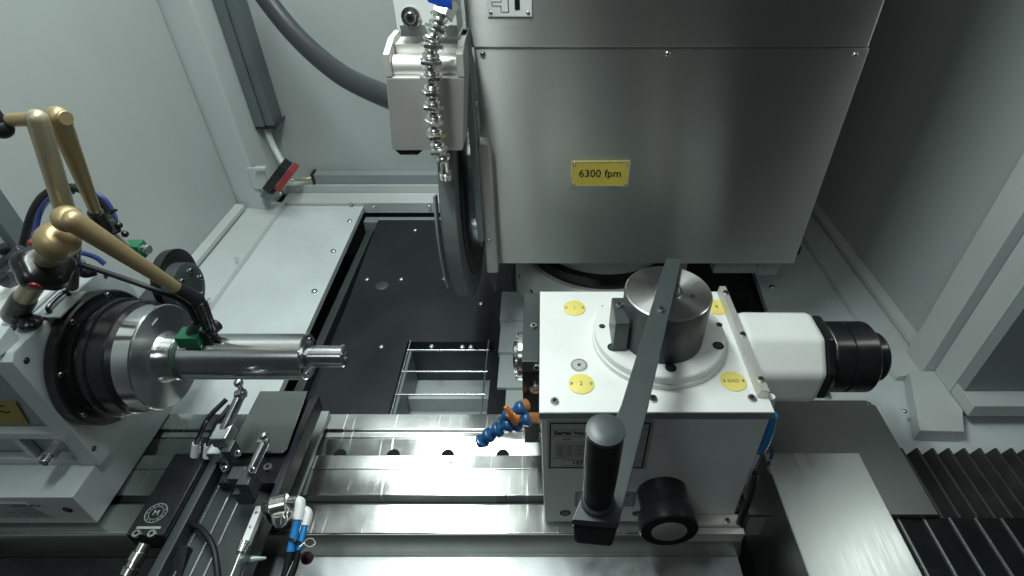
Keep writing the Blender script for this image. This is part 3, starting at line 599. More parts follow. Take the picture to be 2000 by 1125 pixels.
# number plate on the upper panel
d0, d1 = ay(948, -40, 0.9945), ay(1039, 32, 0.9945)
b = MB(); b.box(d0.x, d1.x, 0.9925, 0.9958, d1.z, d0.z); pn = b.build('number_plate', 'whitep', up, bevel=0.0006)
for x in (d0.x+0.006, d1.x-0.006): screw(pn, (x, 0.9922, d1.z+0.006), (0, -1, 0), 0.003, dome=True)
q = ay(1010, 2, 0.992); lettering(pn, '1', 0.052, (q.x, 0.9920, q.z+0.004), (1, 0, 0), (0, 0, 1), 'ink', 0.0016)
def ln(x0, x1, y0, y1):
    a, e = ay(x0, y0, 0.992), ay(x1, y1, 0.992); mark(pn, min(a.x, e.x), max(a.x, e.x)+0.0007, min(a.z, e.z), max(a.z, e.z)+0.0007, 0.9922, 'ink_grey')
for a in [(960, 978, 4, 4), (960, 960, 4, 12), (960, 978, 12, 12), (978, 978, -8, 4), (978, 978, 12, 24), (978, 992, 24, 24), (992, 992, -8, 24), (978, 992, -8, -8)]: ln(*a)
# left guard bar with chamfered top
b = MB(); b.prism([(-0.122, 0.205), (-0.098, 0.205), (-0.098, 0.492), (-0.102, 0.505), (-0.119, 0.505), (-0.122, 0.492)], 'y', 0.965, 0.9995); gb = b.build('edge_bar', 'guard', gh, bevel=0.003)
screw(gb, ay(955, 470, 0.9645), (0, -1, 0), 0.004, dome=True)
b = MB(); b.hexa([(-0.112, 0.985, 0.135), (-0.108, 0.985, 0.135), (-0.108, 1.0, 0.135), (-0.112, 1.0, 0.135)], [(-0.120, 0.97, 0.2045), (-0.103, 0.97, 0.2045), (-0.103, 0.995, 0.2045), (-0.120, 0.995, 0.2045)]); b.build('wiper', 'dark_steel', gh, bevel=0.001)
b = MB(); b.box(0.40, 0.50, 1.03, 1.10, 0.155, 0.2045); b.build('bottom_bracket', 'machine_dk', gh, bevel=0.002)
b = MB(); b.box(0.5005, 0.55, 1.03, 1.10, 0.150, 0.2045); bb = b.build('bottom_bracket', 'machine_dk', gh, bevel=0.002)
b = MB(); b.box(0.566, 0.572, 1.005, 1.02, 0.225, 0.245); b.build('latch', 'black', gh)
b = MB(); b.box(-0.05, 0.50, 1.09, 1.60, 0.19, 0.204); b.build('bottom_plate', 'black', gh)
# rotary base below the head
rb = thing('rotary_base', (0.16, 1.27, -0.2), 'round pale grey swivel base under the grinding head', 'swivel base')
b = MB(); b.lathe((0.16, 1.25, -0.2), (0, 0, 1), [(0, 0.235), (0.262, 0.235), (0.275, 0.226), (0.290, 0.212)], 96); rr = b.build('base_ring', 'white', rb)
for k in range(10):
    a = math.pi+k*0.32; sunk(rr, (0.16+0.2352*math.cos(a), 1.25+0.2352*math.sin(a), 0.035), (math.cos(a), math.sin(a), 0), 0.006)
b = MB(); b.lathe((0.16, 1.25, 0.0905), (0, 0, 1), [(0, 0.200), (0.03, 0.200), (0.032, 0.195)], 96); b.build('dark_ring', 'black', rb)
b = MB(); b.lathe((0.16, 1.25, 0.1228), (0, 0, 1), [(0, 0.182), (0.064, 0.182)], 96); b.build('top_ring', 'machine', rb)
b = MB(); b.box(0.10, 0.66, 1.112, 1.62, -0.25, -0.06)
tag(b.build('machine_bed', 'black', bevel=0.004), 'black bed casting in the shade right of the round swivel base', 'machine bed')

# ================================================================== grinding wheel with its guard
gw = thing('grindstone', (-0.175, 1.15, 0.068), 'large dark grey grinding wheel disc beside the stainless head', 'grinding wheel')
WY, WZ = 1.15, 0.345
b = MB(); b.lathe((-0.190, WY, WZ), ax_, [(0, 0.10), (0, 0.275), (0.002, 0.277), (0.029, 0.277), (0.030, 0.276), (0.030, 0.10)], 128)
M['wheel'] = mat('abrasive', (0.15, 0.17, 0.168), 0, 0.62, 0.12, 40, 0.08, 0.25, 900)
b.build('abrasive_disc', 'wheel', gw)
b = MB(); b.lathe((-0.1598, WY, WZ), ax_, [(0, 0.225), (0.004, 0.225), (0.006, 0.222), (0.008, 0.170)], 128); b.build('side_plate', 'dark_steel', gw)
b = MB(); b.lathe((-0.1515, WY, WZ), ax_, [(0, 0.165), (0.012, 0.165), (0.014, 0.160), (0.016, 0.08)], 128); b.build('clamp_flange', 'turned', gw)
b = MB(); b.lathe((-0.155, WY, WZ), ax_, [(0, 0.06), (0.04, 0.06)], 48); b.build('spindle', 'dark_steel', gw)
b = MB()
arc = [(WY+0.289*math.cos(a), WZ+0.289*math.sin(a)) for a in [math.radians(t) for t in range(160, 206, 5)]]
arc2 = [(WY+0.262*math.cos(a), WZ+0.262*math.sin(a)) for a in [math.radians(t) for t in range(160, 206, 5)]]
b.prism(arc+arc2[::-1], 'x', -0.1985, -0.1945)
tag(b.build('guard_shield', 'machine_dk', bevel=0.001), 'thin curved grey shield left of the grinding wheel', 'shield')

gd = thing('wheel_guard', (-0.19, 0.95, 0.528), 'pale metal box guard over the grinding wheel behind the chrome hose', 'wheel guard')
b = MB(); b.prism([(-0.258, 0.532), (-0.136, 0.532), (-0.122, 0.6545), (-0.246, 0.6545)], 'y', 0.878, 0.98); b.build('front_box', 'guard', gd, bevel=0.004)
for xa, xb in ((-0.246, -0.236), (-0.134, -0.122)):
    b = MB(); b.prism([(0.878, 0.6550), (0.884, 0.688), (0.93, 0.70), (0.98, 0.70), (0.98, 0.6550)], 'x', xa, xb); b.build('side_ear', 'guard', gd, bevel=0.002)
b = MB(); b.cyl((-0.2355, 0.905, 0.664), (-0.1345, 0.905, 0.664), 0.017, seg=32); b.build('roller', 'guard', gd)
b = MB(); b.box(-0.2355, -0.1345, 0.925, 0.98, 0.655, 0.692); b.build('inner_block', 'guard', gd, bevel=0.002)
b = MB(); b.prism([(-0.252, 0.531), (-0.205, 0.531), (-0.215, 0.523), (-0.245, 0.523)], 'y', 0.882, 0.93); b.build('bottom_lip', 'black', gd)
b = MB(); b.box(-0.1335, -0.1215, 0.945, 0.995, 0.30, 0.70); b.build('side_web', 'machine_dk', gd, bevel=0.002)
ug = thing('upper_guard', (-0.19, 0.95, 0.70), 'white upper guard panel with one large bolt above the box guard', 'guard panel')
b = MB(); b.prism([(-0.228, 0.712), (-0.220, 0.703), (-0.133, 0.703), (-0.133, 1.25), (-0.228, 1.25)], 'y', 0.925, 0.995); b.build('panel', 'white', ug, bevel=0.003)
b = MB(); b.box(-0.222, -0.1335, 0.922, 0.9248, 0.7035, 0.720); b.build('lower_strip', 'silver_lt', ug)
c = ay(803, 33, 0.9245)
b = MB(); b.lathe((c.x, 0.9246, c.z), (0, -1, 0), [(0, 0.015), (0.003, 0.015), (0.0035, 0.0135)], 36); b.build('washer', 'steel', ug)
screw(ug, (c.x, 0.9212, c.z), (0, -1, 0), 0.0085)

# chrome jointed nozzle hose
ch = thing('jointed_nozzle', (-0.17, 0.855, 0.48), 'chrome jointed nozzle hose hanging in front of the box guard', 'nozzle hose')
Yc = 0.855
pts = [(866, 24, .885), (853, 52, .870), (842, 82, .860), (841, 113, .856), (842, 143, .855), (844, 173, .854), (846, 201, .853), (848, 228, .853), (850, 256, .854), (855, 284, .855), (866, 312, .858)]
seg_chain(ch, [ay(*p) for p in pts], 0.0178, 'chrome', 'segment', True)
b = MB(); e0, e1 = ay(867, 314, .858), ay(872, 348, .862); b.lathe(e0, e1-e0, [(0, 0.008), (0.4*(e1-e0).length, 0.007), (0.62*(e1-e0).length, 0.0085), (0.7*(e1-e0).length, 0.0115), ((e1-e0).length, 0.0105)], 24); b.build('nozzle_tip', 'chrome', ch)
b = MB(); b.cyl(ay(878, 4, 0.898), ay(862, 36, 0.877), 0.0165, seg=6); b.build('adapter', 'chrome', ch, bevel=0.0015)
b = MB(); v0 = ay(868, 10, 0.885); b.ball(v0, 0.012); v = b.build('valve_body', 'valve', ch)
b = MB(); b.hexa([(v0.x-0.022, v0.y-0.012, v0.z+0.006), (v0.x+0.012, v0.y-0.012, v0.z-0.004), (v0.x+0.012, v0.y+0.006, v0.z-0.004), (v0.x-0.022, v0.y+0.006, v0.z+0.006)], [(v0.x-0.022, v0.y-0.012, v0.z+0.013), (v0.x+0.012, v0.y-0.012, v0.z+0.010), (v0.x+0.012, v0.y+0.006, v0.z+0.010), (v0.x-0.022, v0.y+0.006, v0.z+0.013)]); b.build('valve_handle', 'valve', ch, bevel=0.002)

# ================================================================== back wall fittings
b = MB(); b.tube([ay(470, -80, 1.52), ay(525, 5, 1.48), ay(590, 82, 1.40), ay(670, 148, 1.28), ay(760, 190, 1.12), ay(800, 200, 1.06)], 0.0235, 20, 10)
tag(b.build('thick_hose', 'hose'), 'thick dark rubber hose curving across the rear wall', 'hose')
dc = thing('cable_duct', (-0.86, 1.74, 0.225), 'dark grey vertical cable duct by the left corner column', 'cable duct')
b = MB(); b.box(-0.922, -0.892, 1.70, 1.778, 0.235, 1.7); b.build('duct_body', 'grey_plastic', dc, bevel=0.003)
b = MB(); b.box(-0.8905, -0.862, 1.708, 1.778, 0.235, 1.7); b.build('duct_cover', 'grey_plastic', dc, bevel=0.003)
b = MB(); b.prism([(-0.922, 0.228), (-0.858, 0.228), (-0.851, 0.245), (-0.857, 0.2345), (-0.922, 0.2345)], 'y', 1.70, 1.778); b.build('duct_end', 'black', dc)
b = MB(); b.tube([(-0.905, 1.735, 0.227), (-0.895, 1.72, 0.17), (-0.865, 1.69, 0.11), (-0.835, 1.66, 0.085)], 0.0105, 14); b.build('conduit', 'frame', dc)
rd = thing('rear_trunking', (-0.6, 1.76, 0.009), 'slim horizontal grey cable trunking along the foot of rear wall', 'trunking')
b = MB(); b.box(-0.800, -0.25, 1.742, 1.779, 0.0085, 0.045); b.build('trunking_body', 'machine_dk', rd, bevel=0.004)
b = MB(); b.box(-0.808, -0.8005, 1.738, 1.779, 0.0085, 0.050); b.build('trunking_end', 'black', rd, bevel=0.002)
b = MB(); b.tube([(-0.80, 1.755, 0.028), (-0.83, 1.74, 0.030), (-0.86, 1.71, 0.045)], 0.007, 10); b.build('cable', 'gold_lt', rd)
sw = thing('safety_switch', (-0.84, 1.62, 0.05), 'black and red safety switch box at the corner column', 'switch')
c0, c1 = ay(530, 370, 1.60), ay(564, 325, 1.62); d = (c1-c0).normalized(); n = Vector((0, -1, 0)); sd = d.cross(n).normalized()
def obox(q, c0, c1, hw, y0, y1, sh=0.0):
    dd = (c1-c0).normalized(); s2 = dd.cross(Vector((0, -1, 0))).normalized()
    A = [c0-s2*hw, c0+s2*hw, c1+s2*hw, c1-s2*hw]
    off = s2*sh
    q.hexa([v+Vector((0, y1, 0))+off for v in A], [v+Vector((0, y0, 0))+off for v in A])
b = MB(); obox(b, c0, c1, 0.013, -0.025, 0.03, -0.010); b.build('switch_body', 'black', sw, bevel=0.003)
b = MB(); obox(b, c0+(c1-c0)*0.25, c1+(c1-c0)*0.06, 0.010, -0.027, 0.03, 0.0145); b.build('switch_head', 'red', sw, bevel=0.003)
b = MB(); obox(b, c0-(c1-c0)*0.3, c0-(c1-c0)*0.02, 0.015, -0.02, 0.03, 0.0); b.build('actuator', 'grey_plastic', sw, bevel=0.003)
b = MB(); b.box(-0.935, -0.885, 1.592, 1.599, 0.07, 0.145); b.build('mount_plate', 'frame', sw, bevel=0.002)
screw(sw, ay(572, 352, 1.57), (0, -1, 0), 0.006); screw(sw, ay(548, 378, 1.57), (0, -1, 0), 0.005)
for p in [(510, 327)]:
    b = MB(); e = ay(p[0], p[1], 1.59); b.box(e.x-0.015, e.x+0.018, 1.575, 1.5915, e.z-0.005, e.z+0.005); b.build('bracket_tab', 'frame', sw, bevel=0.001)

# ================================================================== right hand covers
bc = thing('box_cover', (0.49, 0.45, -0.1), 'satin stainless box cover at the right end of the table', 'cover')
b = MB(); b.box(0.400, 0.573, 0.20, 0.592, -0.13, 0.080); b.build('cover_shell', 'stainless', bc, bevel=0.0025)
fc = thing('flat_cover', (0.57, 0.63, 0.0), 'flat grey steel cover plate behind the stainless box cover', 'cover plate')
b = MB(); b.prism([(0.36, 0.502), (0.690, 0.502), (0.694, 0.740), (0.680, 0.756), (0.36, 0.756)], 'z', 0.018, 0.028); b.build('plate', 'gunmetal', fc, bevel=0.001)
b = MB(); b.box(0.37, 0.685, 0.51, 0.745, -0.06, 0.0175); b.build('support_box', 'machine_dk', fc)
screw(fc, az(1697, 790, 0.028), r=0.005)
bw = thing('bellows', (1.0, 0.59, -0.03), 'black folded bellows way cover at the right edge', 'bellows')
px0 = 0.700
for k in range(18):
    xa = px0+k*0.0312
    b = MB(); b.prism([(xa, -0.020), (xa+0.010, 0.004), (xa+0.014, 0.005), (xa+0.0312, -0.020), (xa+0.0312, -0.026), (xa+0.013, -0.003), (xa, -0.026)], 'y', 0.30, 0.655)
    b.build('fold', 'bellows', bw, bevel=0.001)
sc_ = thing('slat_cover', (0.9, 0.4, 0.0), 'black slatted cover with thin bright joints at the lower right', 'slat cover')
for k in range(13):
    xa = 0.580+k*0.0455
    b = MB(); b.hexa([(xa, 0.20, 0.008), (xa+0.0428, 0.20, 0.008), (xa+0.0428, 0.503, 0.008), (xa, 0.503, 0.008)], [(xa, 0.20, 0.017), (xa+0.0428, 0.20, 0.013), (xa+0.0428, 0.503, 0.013), (xa, 0.503, 0.017)])
    sl = b.build('slat', 'black', sc_, bevel=0.0008)
    b = MB(); b.box(xa+0.0429, xa+0.0454, 0.20, 0.503, 0.009, 0.0155); b.build('joint_strip', 'silver_lt', sl)

# ================================================================== measuring gauge at the lower left
ga = thing('measuring_gauge', (-0.56, 0.5, 0.0), 'black in-process measuring gauge with probe rods in front of chuck', 'gauge')
b = MB(); b.box(-0.650, -0.591, 0.428, 0.577, 0.055, 0.100); hsg = b.build('housing', 'black', ga, bevel=0.003)
b = MB(); b.box(-0.5905, -0.574, 0.34, 0.570, 0.045, 0.088); b.build('housing_side', 'dark_steel', ga, bevel=0.003)
b = MB(); b.box(-0.573, -0.462, 0.34, 0.56, 0.030, 0.062); b.build('slide_body', 'grey_dark', ga, bevel=0.002)
for x in (-0.566, -0.541, -0.520):
    b = MB(); b.box(x, x+0.0025, 0.345, 0.555, 0.0622, 0.066); b.build('slide_strip', 'steel', ga)
b = MB(); b.box(-0.556, -0.456, 0.525, 0.71, 0.064, 0.088); b.build('carriage', 'black', ga, bevel=0.002)
# emblem: ring with letters
e = az(305, 1002, 0.1004)
def ring(par, c, r0, r1, m, name='emblem_ring'):
    q = MB(); q.lathe((c.x, c.y, c.z-0.0003), (0, 0, 1), [(0, r0), (0, r1), (0.0006, r1), (0.0006, r0), (0, r0)], 40); return q.build(name, m, par)
def ringm(par, c, r0, r1, m, name='emblem_ring'):
    q = MB(); n = 40
    vs = []
    for k in range(n):
        a = 2*math.pi*k/n
        vs.append([q.bm.verts.new((c.x+r*math.cos(a), c.y+r*math.sin(a), c.z+dz)) for r, dz in ((r0, 0), (r1, 0), (r1, 0.0005), (r0, 0.0005))])
    for k in range(n):
        A, B = vs[k], vs[(k+1) % n]
        for i in range(4): q._f([A[i], B[i], B[(i+1) % 4], A[(i+1) % 4]])
    return q.build(name, m, par)
ringm(hsg, e, 0.0158, 0.0167, 'label'); ringm(hsg, e, 0.0105, 0.0111, 'label')
lettering(hsg, 'M', 0.013, (e.x, e.y, e.z+0.0004), (1, 0, 0), (0, 1, 0), 'label')
for k in range(14):
    a = 2*math.pi*k/14; c = (e.x+0.0134*math.cos(a), e.y+0.0134*math.sin(a), e.z+0.0004)
    lettering(hsg, 'IOIEMOIHIOEIMO'[k], 0.0046, c, (math.sin(a), -math.cos(a), 0), (math.cos(a), math.sin(a), 0), 'label')
c = az(292, 1030, 0.1004); b = MB(); b.box(c.x-0.020, c.x+0.018, c.y-0.0025, c.y+0.0015, 0.1002, 0.1007); b.build('printed_line', 'label', hsg)
for p in [(268, 1044), (298, 1044)]: screw(hsg, az(p[0], p[1], 0.1), r=0.0065)
# pale cover plate
b = MB(); b.prism([(-0.556, 0.585), (-0.548, 0.577), (-0.461, 0.577), (-0.455, 0.585), (-0.463, 0.718), (-0.556, 0.718)], 'z', 0.0975, 0.101); b.build('cover_plate', 'cover_grey', ga, bevel=0.0006)
b = MB(); b.prism([(-0.548, 0.59), (-0.465, 0.59), (-0.468, 0.71), (-0.550, 0.71)], 'z', 0.088, 0.0974); b.build('plate_spacer', 'black', ga)
b = MB(); b.box(-0.4545, -0.442, 0.47, 0.715, 0.055, 0.092); b.build('side_bar', 'rubber', ga, bevel=0.002)
M['navy'] = mat('navy_paint', (0.012, 0.014, 0.026), 0, 0.35, 0.15, 20)
b = MB(); b.box(-0.4535, -0.444, 0.48, 0.70, 0.0922, 0.0945); b.build('side_bar_cover', 'navy', ga, bevel=0.001)
b = MB(); b.box(-0.483, -0.448, 0.50, 0.741, 0.0005, 0.012); b.build('guide_strip', 'label', ga, bevel=0.002)
for p in [(440, 912), (524, 914)]: screw(ga, az(p[0], p[1], 0.0885), r=0.0075)
# probe rods
def rod(p0, p1, r, m='steel'):
    q = MB(); q.cyl(p0, p1, r, seg=20, cham=0.001); return q.build('probe_rod', m, ga)
r0, r1 = ay(437, 842, 0.56), ay(474, 764, 0.61); r_ = rod(r0, r1, 0.0082, 'steel')
b = MB(); b.cyl(ay(476, 768, 0.605), ay(464, 772, 0.605), 0.009, seg=8); b.build('clamp', 'steel', r_, bevel=0.001)
b = MB(); b.cyl(ay(473, 764, 0.61), ay(466, 750, 0.615), 0.004, seg=12); b.build('tip_stem', 'steel', r_)
b = MB(); b.ball(ay(466, 748, 0.615), 0.0075); b.build('tip', 'steel', r_)
s0, s1 = ay(489, 922, 0.50), ay(520, 858, 0.545); s_ = rod(s0, s1, 0.0078, 'steel')
b = MB(); b.cyl(ay(526, 862, 0.54), ay(505, 864, 0.54), 0.0055, seg=10); b.build('clamp', 'steel', s_, bevel=0.001)
b = MB(); b.ball(ay(516, 852, 0.545), 0.007); b.build('tip', 'steel', s_)
for (x, y, Yy, sx, sy, sz) in [(437, 850, 0.555, 0.013, 0.016, 0.012), (452, 880, 0.54, 0.007, 0.012, 0.014), (425, 885, 0.55, 0.012, 0.01, 0.012), (470, 935, 0.505, 0.012, 0.012, 0.018), (487, 945, 0.495, 0.010, 0.014, 0.020), (480, 965, 0.49, 0.013, 0.010, 0.016)]:
    c = ay(x, y, Yy); b = MB(); b.box(c.x-sx, c.x+sx, c.y-sy, c.y+sy, max(0.089, c.z-sz), max(0.11, c.z+sz)); b.build('joint_block', random.choice(['steel', 'dark_steel', 'dark_steel']), ga, bevel=0.0025)
b = MB(); b.cyl(az(427, 900, 0.09), ay(432, 868, 0.555), 0.006, seg=14); b.build('post', 'dark_steel', ga)
b = MB(); b.cyl(az(485, 975, 0.088), ay(480, 940, 0.50), 0.007, seg=14); b.build('post', 'dark_steel', ga)
for p in [(441, 915, 0.52), (577-55, 875, 0.58), (495, 918, 0.50), (466, 885, 0.53)]: screw(ga, ay(*p), (-0.3, -0.6, 0.7), 0.0055)
# two bright hose ends with dark tubes
for (x0, y0, x1, y1, x2, y2) in [(378, 878, 405, 820, 442, 780), (402, 880, 424, 828, 450, 792)]:
    a0 = ay(x0, y0, 0.575); a1 = ay(x1, y1, 0.59); a2 = ay(x2, y2, 0.62)
    b = MB(); b.cyl(a0+Vector((0.0, -0.004, -0.012)), a0+(a1-a0)*0.22, 0.0075, 0.0065, seg=14); fi = b.build('hose_fitting', 'whitep', ga)
    b = MB(); b.tube([a0, a1, a2], 0.0042, 12); b.build('hose', 'rubber', ga)
    b = MB(); b.tube([a0+Vector((0.002, -0.004, 0.0025)), a1+Vector((0.002, -0.004, 0.0025))], 0.0012, 8); b.build('hose_sleeve', 'steel', ga)
# white linear rail with end ball
t0, t1 = az(506, 988, 0.095), az(478, 1058, 0.095); dv = (t1-t0).normalized(); sdv = Vector((-dv.y, dv.x, 0))
b = MB(); A = [t0-sdv*0.0055, t0+sdv*0.0055, t1+sdv*0.0055, t1-sdv*0.0055]; b.hexa([v-Vector((0, 0, 0.012)) for v in A], A); wr_ = b.build('scale_rail', 'whitep', ga, bevel=0.0008)
for f in (0.2, 0.6): screw(wr_, t0.lerp(t1, f), r=0.0028, dome=True)
b = MB(); b.cyl(t1, t1+dv*0.018, 0.0085, 0.006, seg=14, cham=0.001); b.build('rail_end', 'chrome', ga)
b = MB(); b.cyl(t1+dv*0.014, t1+dv*0.10, 0.0016, seg=8); b.build('rail_rod', 'wire', ga)
# thick cable and bright plug at the bottom
b = MB(); b.tube([az(372, 1022, 0.075), az(395, 1035, 0.085), az(418, 1075, 0.085), az(428, 1150, 0.07)], 0.0048, 14); b.build('cable', 'rubber', ga)
k0, k1 = az(278, 1072, 0.085), az(258, 1108, 0.075); dk = (k1-k0).normalized()
b = MB(); b.lathe(k0-dk*0.008, dk, [(0, 0.009), (0.012, 0.009), (0.013, 0.0115), (0.026, 0.0115), (0.027, 0.0095), (0.034, 0.0095), (0.036, 0.012), (0.046, 0.011), (0.048, 0.008)], 24); b.build('plug', 'chrome', ga)
b = MB(); c = az(300, 1105, 0.07); b.hexa([(c.x-0.03, c.y-0.03, 0.01), (c.x+0.06, c.y-0.03, 0.01), (c.x+0.06, c.y+0.03, 0.01), (c.x-0.03, c.y+0.03, 0.01)], [(c.x-0.01, c.y-0.03, 0.06), (c.x+0.05, c.y-0.03, 0.06), (c.x+0.04, c.y+0.03, 0.075), (c.x, c.y+0.03, 0.075)]); b.build('front_bracket', 'black', ga, bevel=0.003)

# pneumatic valve with blue tubes
pv = thing('air_valve', (-0.43, 0.45, 0.05), 'nickel air valve with white elbows and blue tubes', 'air valve')
v0, v1 = az(528, 990, 0.10), az(562, 982, 0.10)
b = MB(); b.cyl(v0+Vector((0, 0, 0)), v1, 0.016, seg=24, cham=0.002); b.build('valve_body', 'chrome', pv)
b = MB(); b.cyl(v0+Vector((-0.012, 0, -0.002)), v0+Vector((-0.001, 0, -0.001)), 0.010, seg=6); b.build('valve_cap', 'chrome', pv, bevel=0.001)
b = MB(); b.cyl(v1+Vector((0.001, 0.002, 0)), v1+Vector((0.016, 0.002, 0)), 0.010, seg=20, cham=0.001); b.build('connector', 'steel', pv)
b = MB(); b.lathe(az(545, 1005, 0.092), (0.1, -0.6, -0.8), [(0, 0.012), (0.012, 0.012), (0.013, 0.009), (0.018, 0.009)], 20); b.build('lower_port', 'chrome', pv)
for i, (x, y, tx, ty) in enumerate([(588, 985, 568, 1078), (603, 1003, 584, 1075)]):
    q = az(x, y, 0.10 - 0.01*i); e = az(tx, ty, 0.075)
    b = MB(); b.tube([v1+Vector((0.014, 0.002-0.006*i, -0.006*i)), q+Vector((-0.003, 0.003, 0.001)), q+(e-q)*0.12, q+(e-q)*0.34], 0.0085-0.002*i, 16, 6); el = b.build('elbow', 'whitep', pv)
    b = MB(); b.tube([q+(e-q)*0.30, q+(e-q)*0.65, e], 0.0068-0.002*i, 16, 5); b.build('tube', 'bluet', pv)
    b = MB(); b.tube([q+(e-q)*0.92, e+(e-q)*0.35+Vector((-0.004, 0, -0.01)), e+(e-q)*1.0+Vector((-0.014, 0, -0.02))], 0.0070-0.002*i, 12, 5); b.build('tube_sleeve', 'rubber', pv)
b = MB(); c = az(577, 1060, 0.08); b.lathe(c, (0.25, 0.85, 0.2), [(0, 0.0125), (0.003, 0.0125)], 20); b.build('cable_tie', 'black', pv)
def loop(cx, cy, z, r, n=11, seed=0):
    rnd = random.Random(seed); P = []
    for k in range(n):
        a = k*1.05; q = az(cx+r*math.cos(a)*(1+0.25*rnd.random()), cy+r*0.8*math.sin(a)*(1+0.2*rnd.random()), z+0.004*rnd.random()); P.append(q)
    return P
b = MB(); b.tube([az(556, 985, 0.118)]+loop(562, 1005, 0.108, 9, 8, 1)+[az(550, 1030, 0.09)], 0.0009, 6, 5); b.build('locking_wire', 'wire', pv)
b = MB(); b.tube([az(585, 1068, 0.085), az(605, 1052, 0.085)]+loop(605, 1060, 0.085, 9, 8, 2)+[az(580, 1085, 0.07), az(560, 1125, 0.06)], 0.0009, 6, 5); b.build('locking_wire', 'wire', pv)
for p, z in [((560, 1025), 0.055), ((600, 1090), 0.03)]:
    b = MB(); b.ball(az(*p, z), 0.010); b.build('red_reflection', 'dark_red', pv)  # small dark red balls stand in for faint red reflections
b = MB(); i0 = az(465, 1095, 0.06); b.cyl(i0, az(520, 1090, 0.055), 0.009, 0.002, seg=16)
M['clear'] = mat('clear_plastic', (0.28, 0.36, 0.33), 0, 0.15, 0.1, 20); b.build('clear_nozzle', 'clear', pv)
b = MB(); b.ball(i0+Vector((0.004, -0.002, 0.006)), 0.0035); b.build('indicator', 'led', pv)

# ================================================================== gold measuring arms
def limb(par, name, p0, p1, r0, r1, m, cap0=True, cap1=True, seg=28):
    q = MB(); p0 = Vector(p0); p1 = Vector(p1); L = (p1-p0).length
    pr = []
    if cap0: pr += [(-r0*math.sin(math.pi/2*(1-k/5)), r0*math.cos(math.pi/2*(1-k/5))) for k in range(5)]
    pr += [(0, r0), (L, r1)]
    if cap1: pr += [(L+r1*math.sin(math.pi/2*(k/5)), r1*math.cos(math.pi/2*(k/5))) for k in range(1, 6)]
    q.lathe(p0, p1-p0, pr, seg); return q.build(name, m, par)
ga1 = thing('gauge_arm', az(60, 640, 0.361), 'gold jointed holder arm with black star knob reaching the green sensor', 'holder arm')
foot = az(62, 634, 0.362); tA = ay(38, 606, 0.635); tB = ay(82, 533, 0.625)
b = MB(); b.lathe(foot, (0.1, 0, 1), [(0, 0.014), (0.004, 0.016), (0.009, 0.015), (0.013, 0.010), (0.018, 0.008)], 28); b.ball(foot+Vector((-0.010, 0.002, 0.020)), 0.010); b.build('foot', 'black', ga1)
limb(ga1, 'lower_cup', ay(30, 612, 0.638), ay(46, 585, 0.633), 0.0175, 0.0165, 'lever')
limb(ga1, 'lower_tube', ay(44, 588, 0.634), tB, 0.0140, 0.0135, 'gold_lt')
# star knob
kc = ay(86, 522, 0.615); kd = (ay(118, 462, 0.60)-ay(60, 566, 0.63)).normalized()
q = MB(); u = kd.orthogonal().normalized(); vv = kd.cross(u); n = 60; rings = []
for t, sc2 in ((-0.017, 0.60), (-0.014, 0.86), (-0.006, 1.0), (0.006, 1.0), (0.014, 0.86), (0.017, 0.60)):
    rings.append([q.bm.verts.new(kc+kd*t+(u*math.cos(2*math.pi*k/n)+vv*math.sin(2*math.pi*k/n))*(0.034*sc2*(1+0.06*math.cos(5*2*math.pi*k/n+1.2)))) for k in range(n)])
for a_, b_ in zip(rings, rings[1:]):
    for k in range(n): q._f([a_[k], a_[(k+1) % n], b_[(k+1) % n], b_[k]])
q._f(rings[0][::-1]); q._f(rings[-1])
kb = q.build('star_knob', 'black', ga1, ang=50)
cd = ay(72, 542, 0.575); nd = Vector((0.45, -0.85, 0.1)).normalized()
cd = kc+(nd-kd*nd.dot(kd)).normalized()*0.0320+kd*0.004
b = MB(); b.lathe(cd, (nd-kd*nd.dot(kd)).normalized(), [(0, 0.008), (0.003, 0.008), (0.004, 0.006)], 24); b.build('knob_badge', 'red', kb)
limb(ga1, 'neck', ay(92, 505, 0.612), ay(110, 478, 0.608), 0.0135, 0.0135, 'gold_lt')
jb = ay(117, 462, 0.606)
b = MB(); b.lathe(jb-kd*0.030, kd, [(0, 0.019), (0.006, 0.0235), (0.018, 0.0255), (0.028, 0.0235), (0.035, 0.017), (0.037, 0.012)], 40); b.build('joint_cup', 'gold', ga1)
eb = ay(134, 424, 0.606)
b = MB(); b.lathe(eb-kd*0.016, kd, [(0, 0.011), (0.003, 0.0155), (0.011, 0.0178), (0.019, 0.0155), (0.024, 0.010), (0.026, 0.0)], 36); b.build('elbow', 'gold', ga1)
tip0 = ay(352, 567, 0.665); limb(ga1, 'forearm', eb+Vector((0.004, -0.002, -0.004)), tip0, 0.0142, 0.0085, 'gold')
limb(ga1, 'forearm_end', ay(345, 562, 0.664), ay(386, 585, 0.675), 0.0105, 0.0105, 'rubber', False, True)
l0 = ay(385, 588, 0.676); l1 = ay(406, 640, 0.680)
b = MB(); b.cyl(l0, l1, 0.011, 0.008, seg=12); b.build('link', 'black', ga1)
limb(ga1, 'link', ay(398, 592, 0.68), ay(415, 640, 0.685), 0.006, 0.006, 'black')
b = MB(); c = ay(414, 642, 0.69); b.cyl(c+Vector((-0.004, -0.012, 0)), c+Vector((0.004, 0.012, 0)), 0.011, seg=20, cham=0.001); b.build('pivot_screw', 'rubber', ga1)
b = MB(); c = ay(405, 655, 0.68); b.box(c.x-0.012, c.x+0.010, c.y-0.012, c.y+0.012, c.z-0.016, c.z+0.014); b.cyl(c+Vector((0.009, 0, -0.006)), c+Vector((0.022, -0.004, -0.004)), 0.004, seg=12); b.build('clamp_block', 'black', ga1, bevel=0.002)
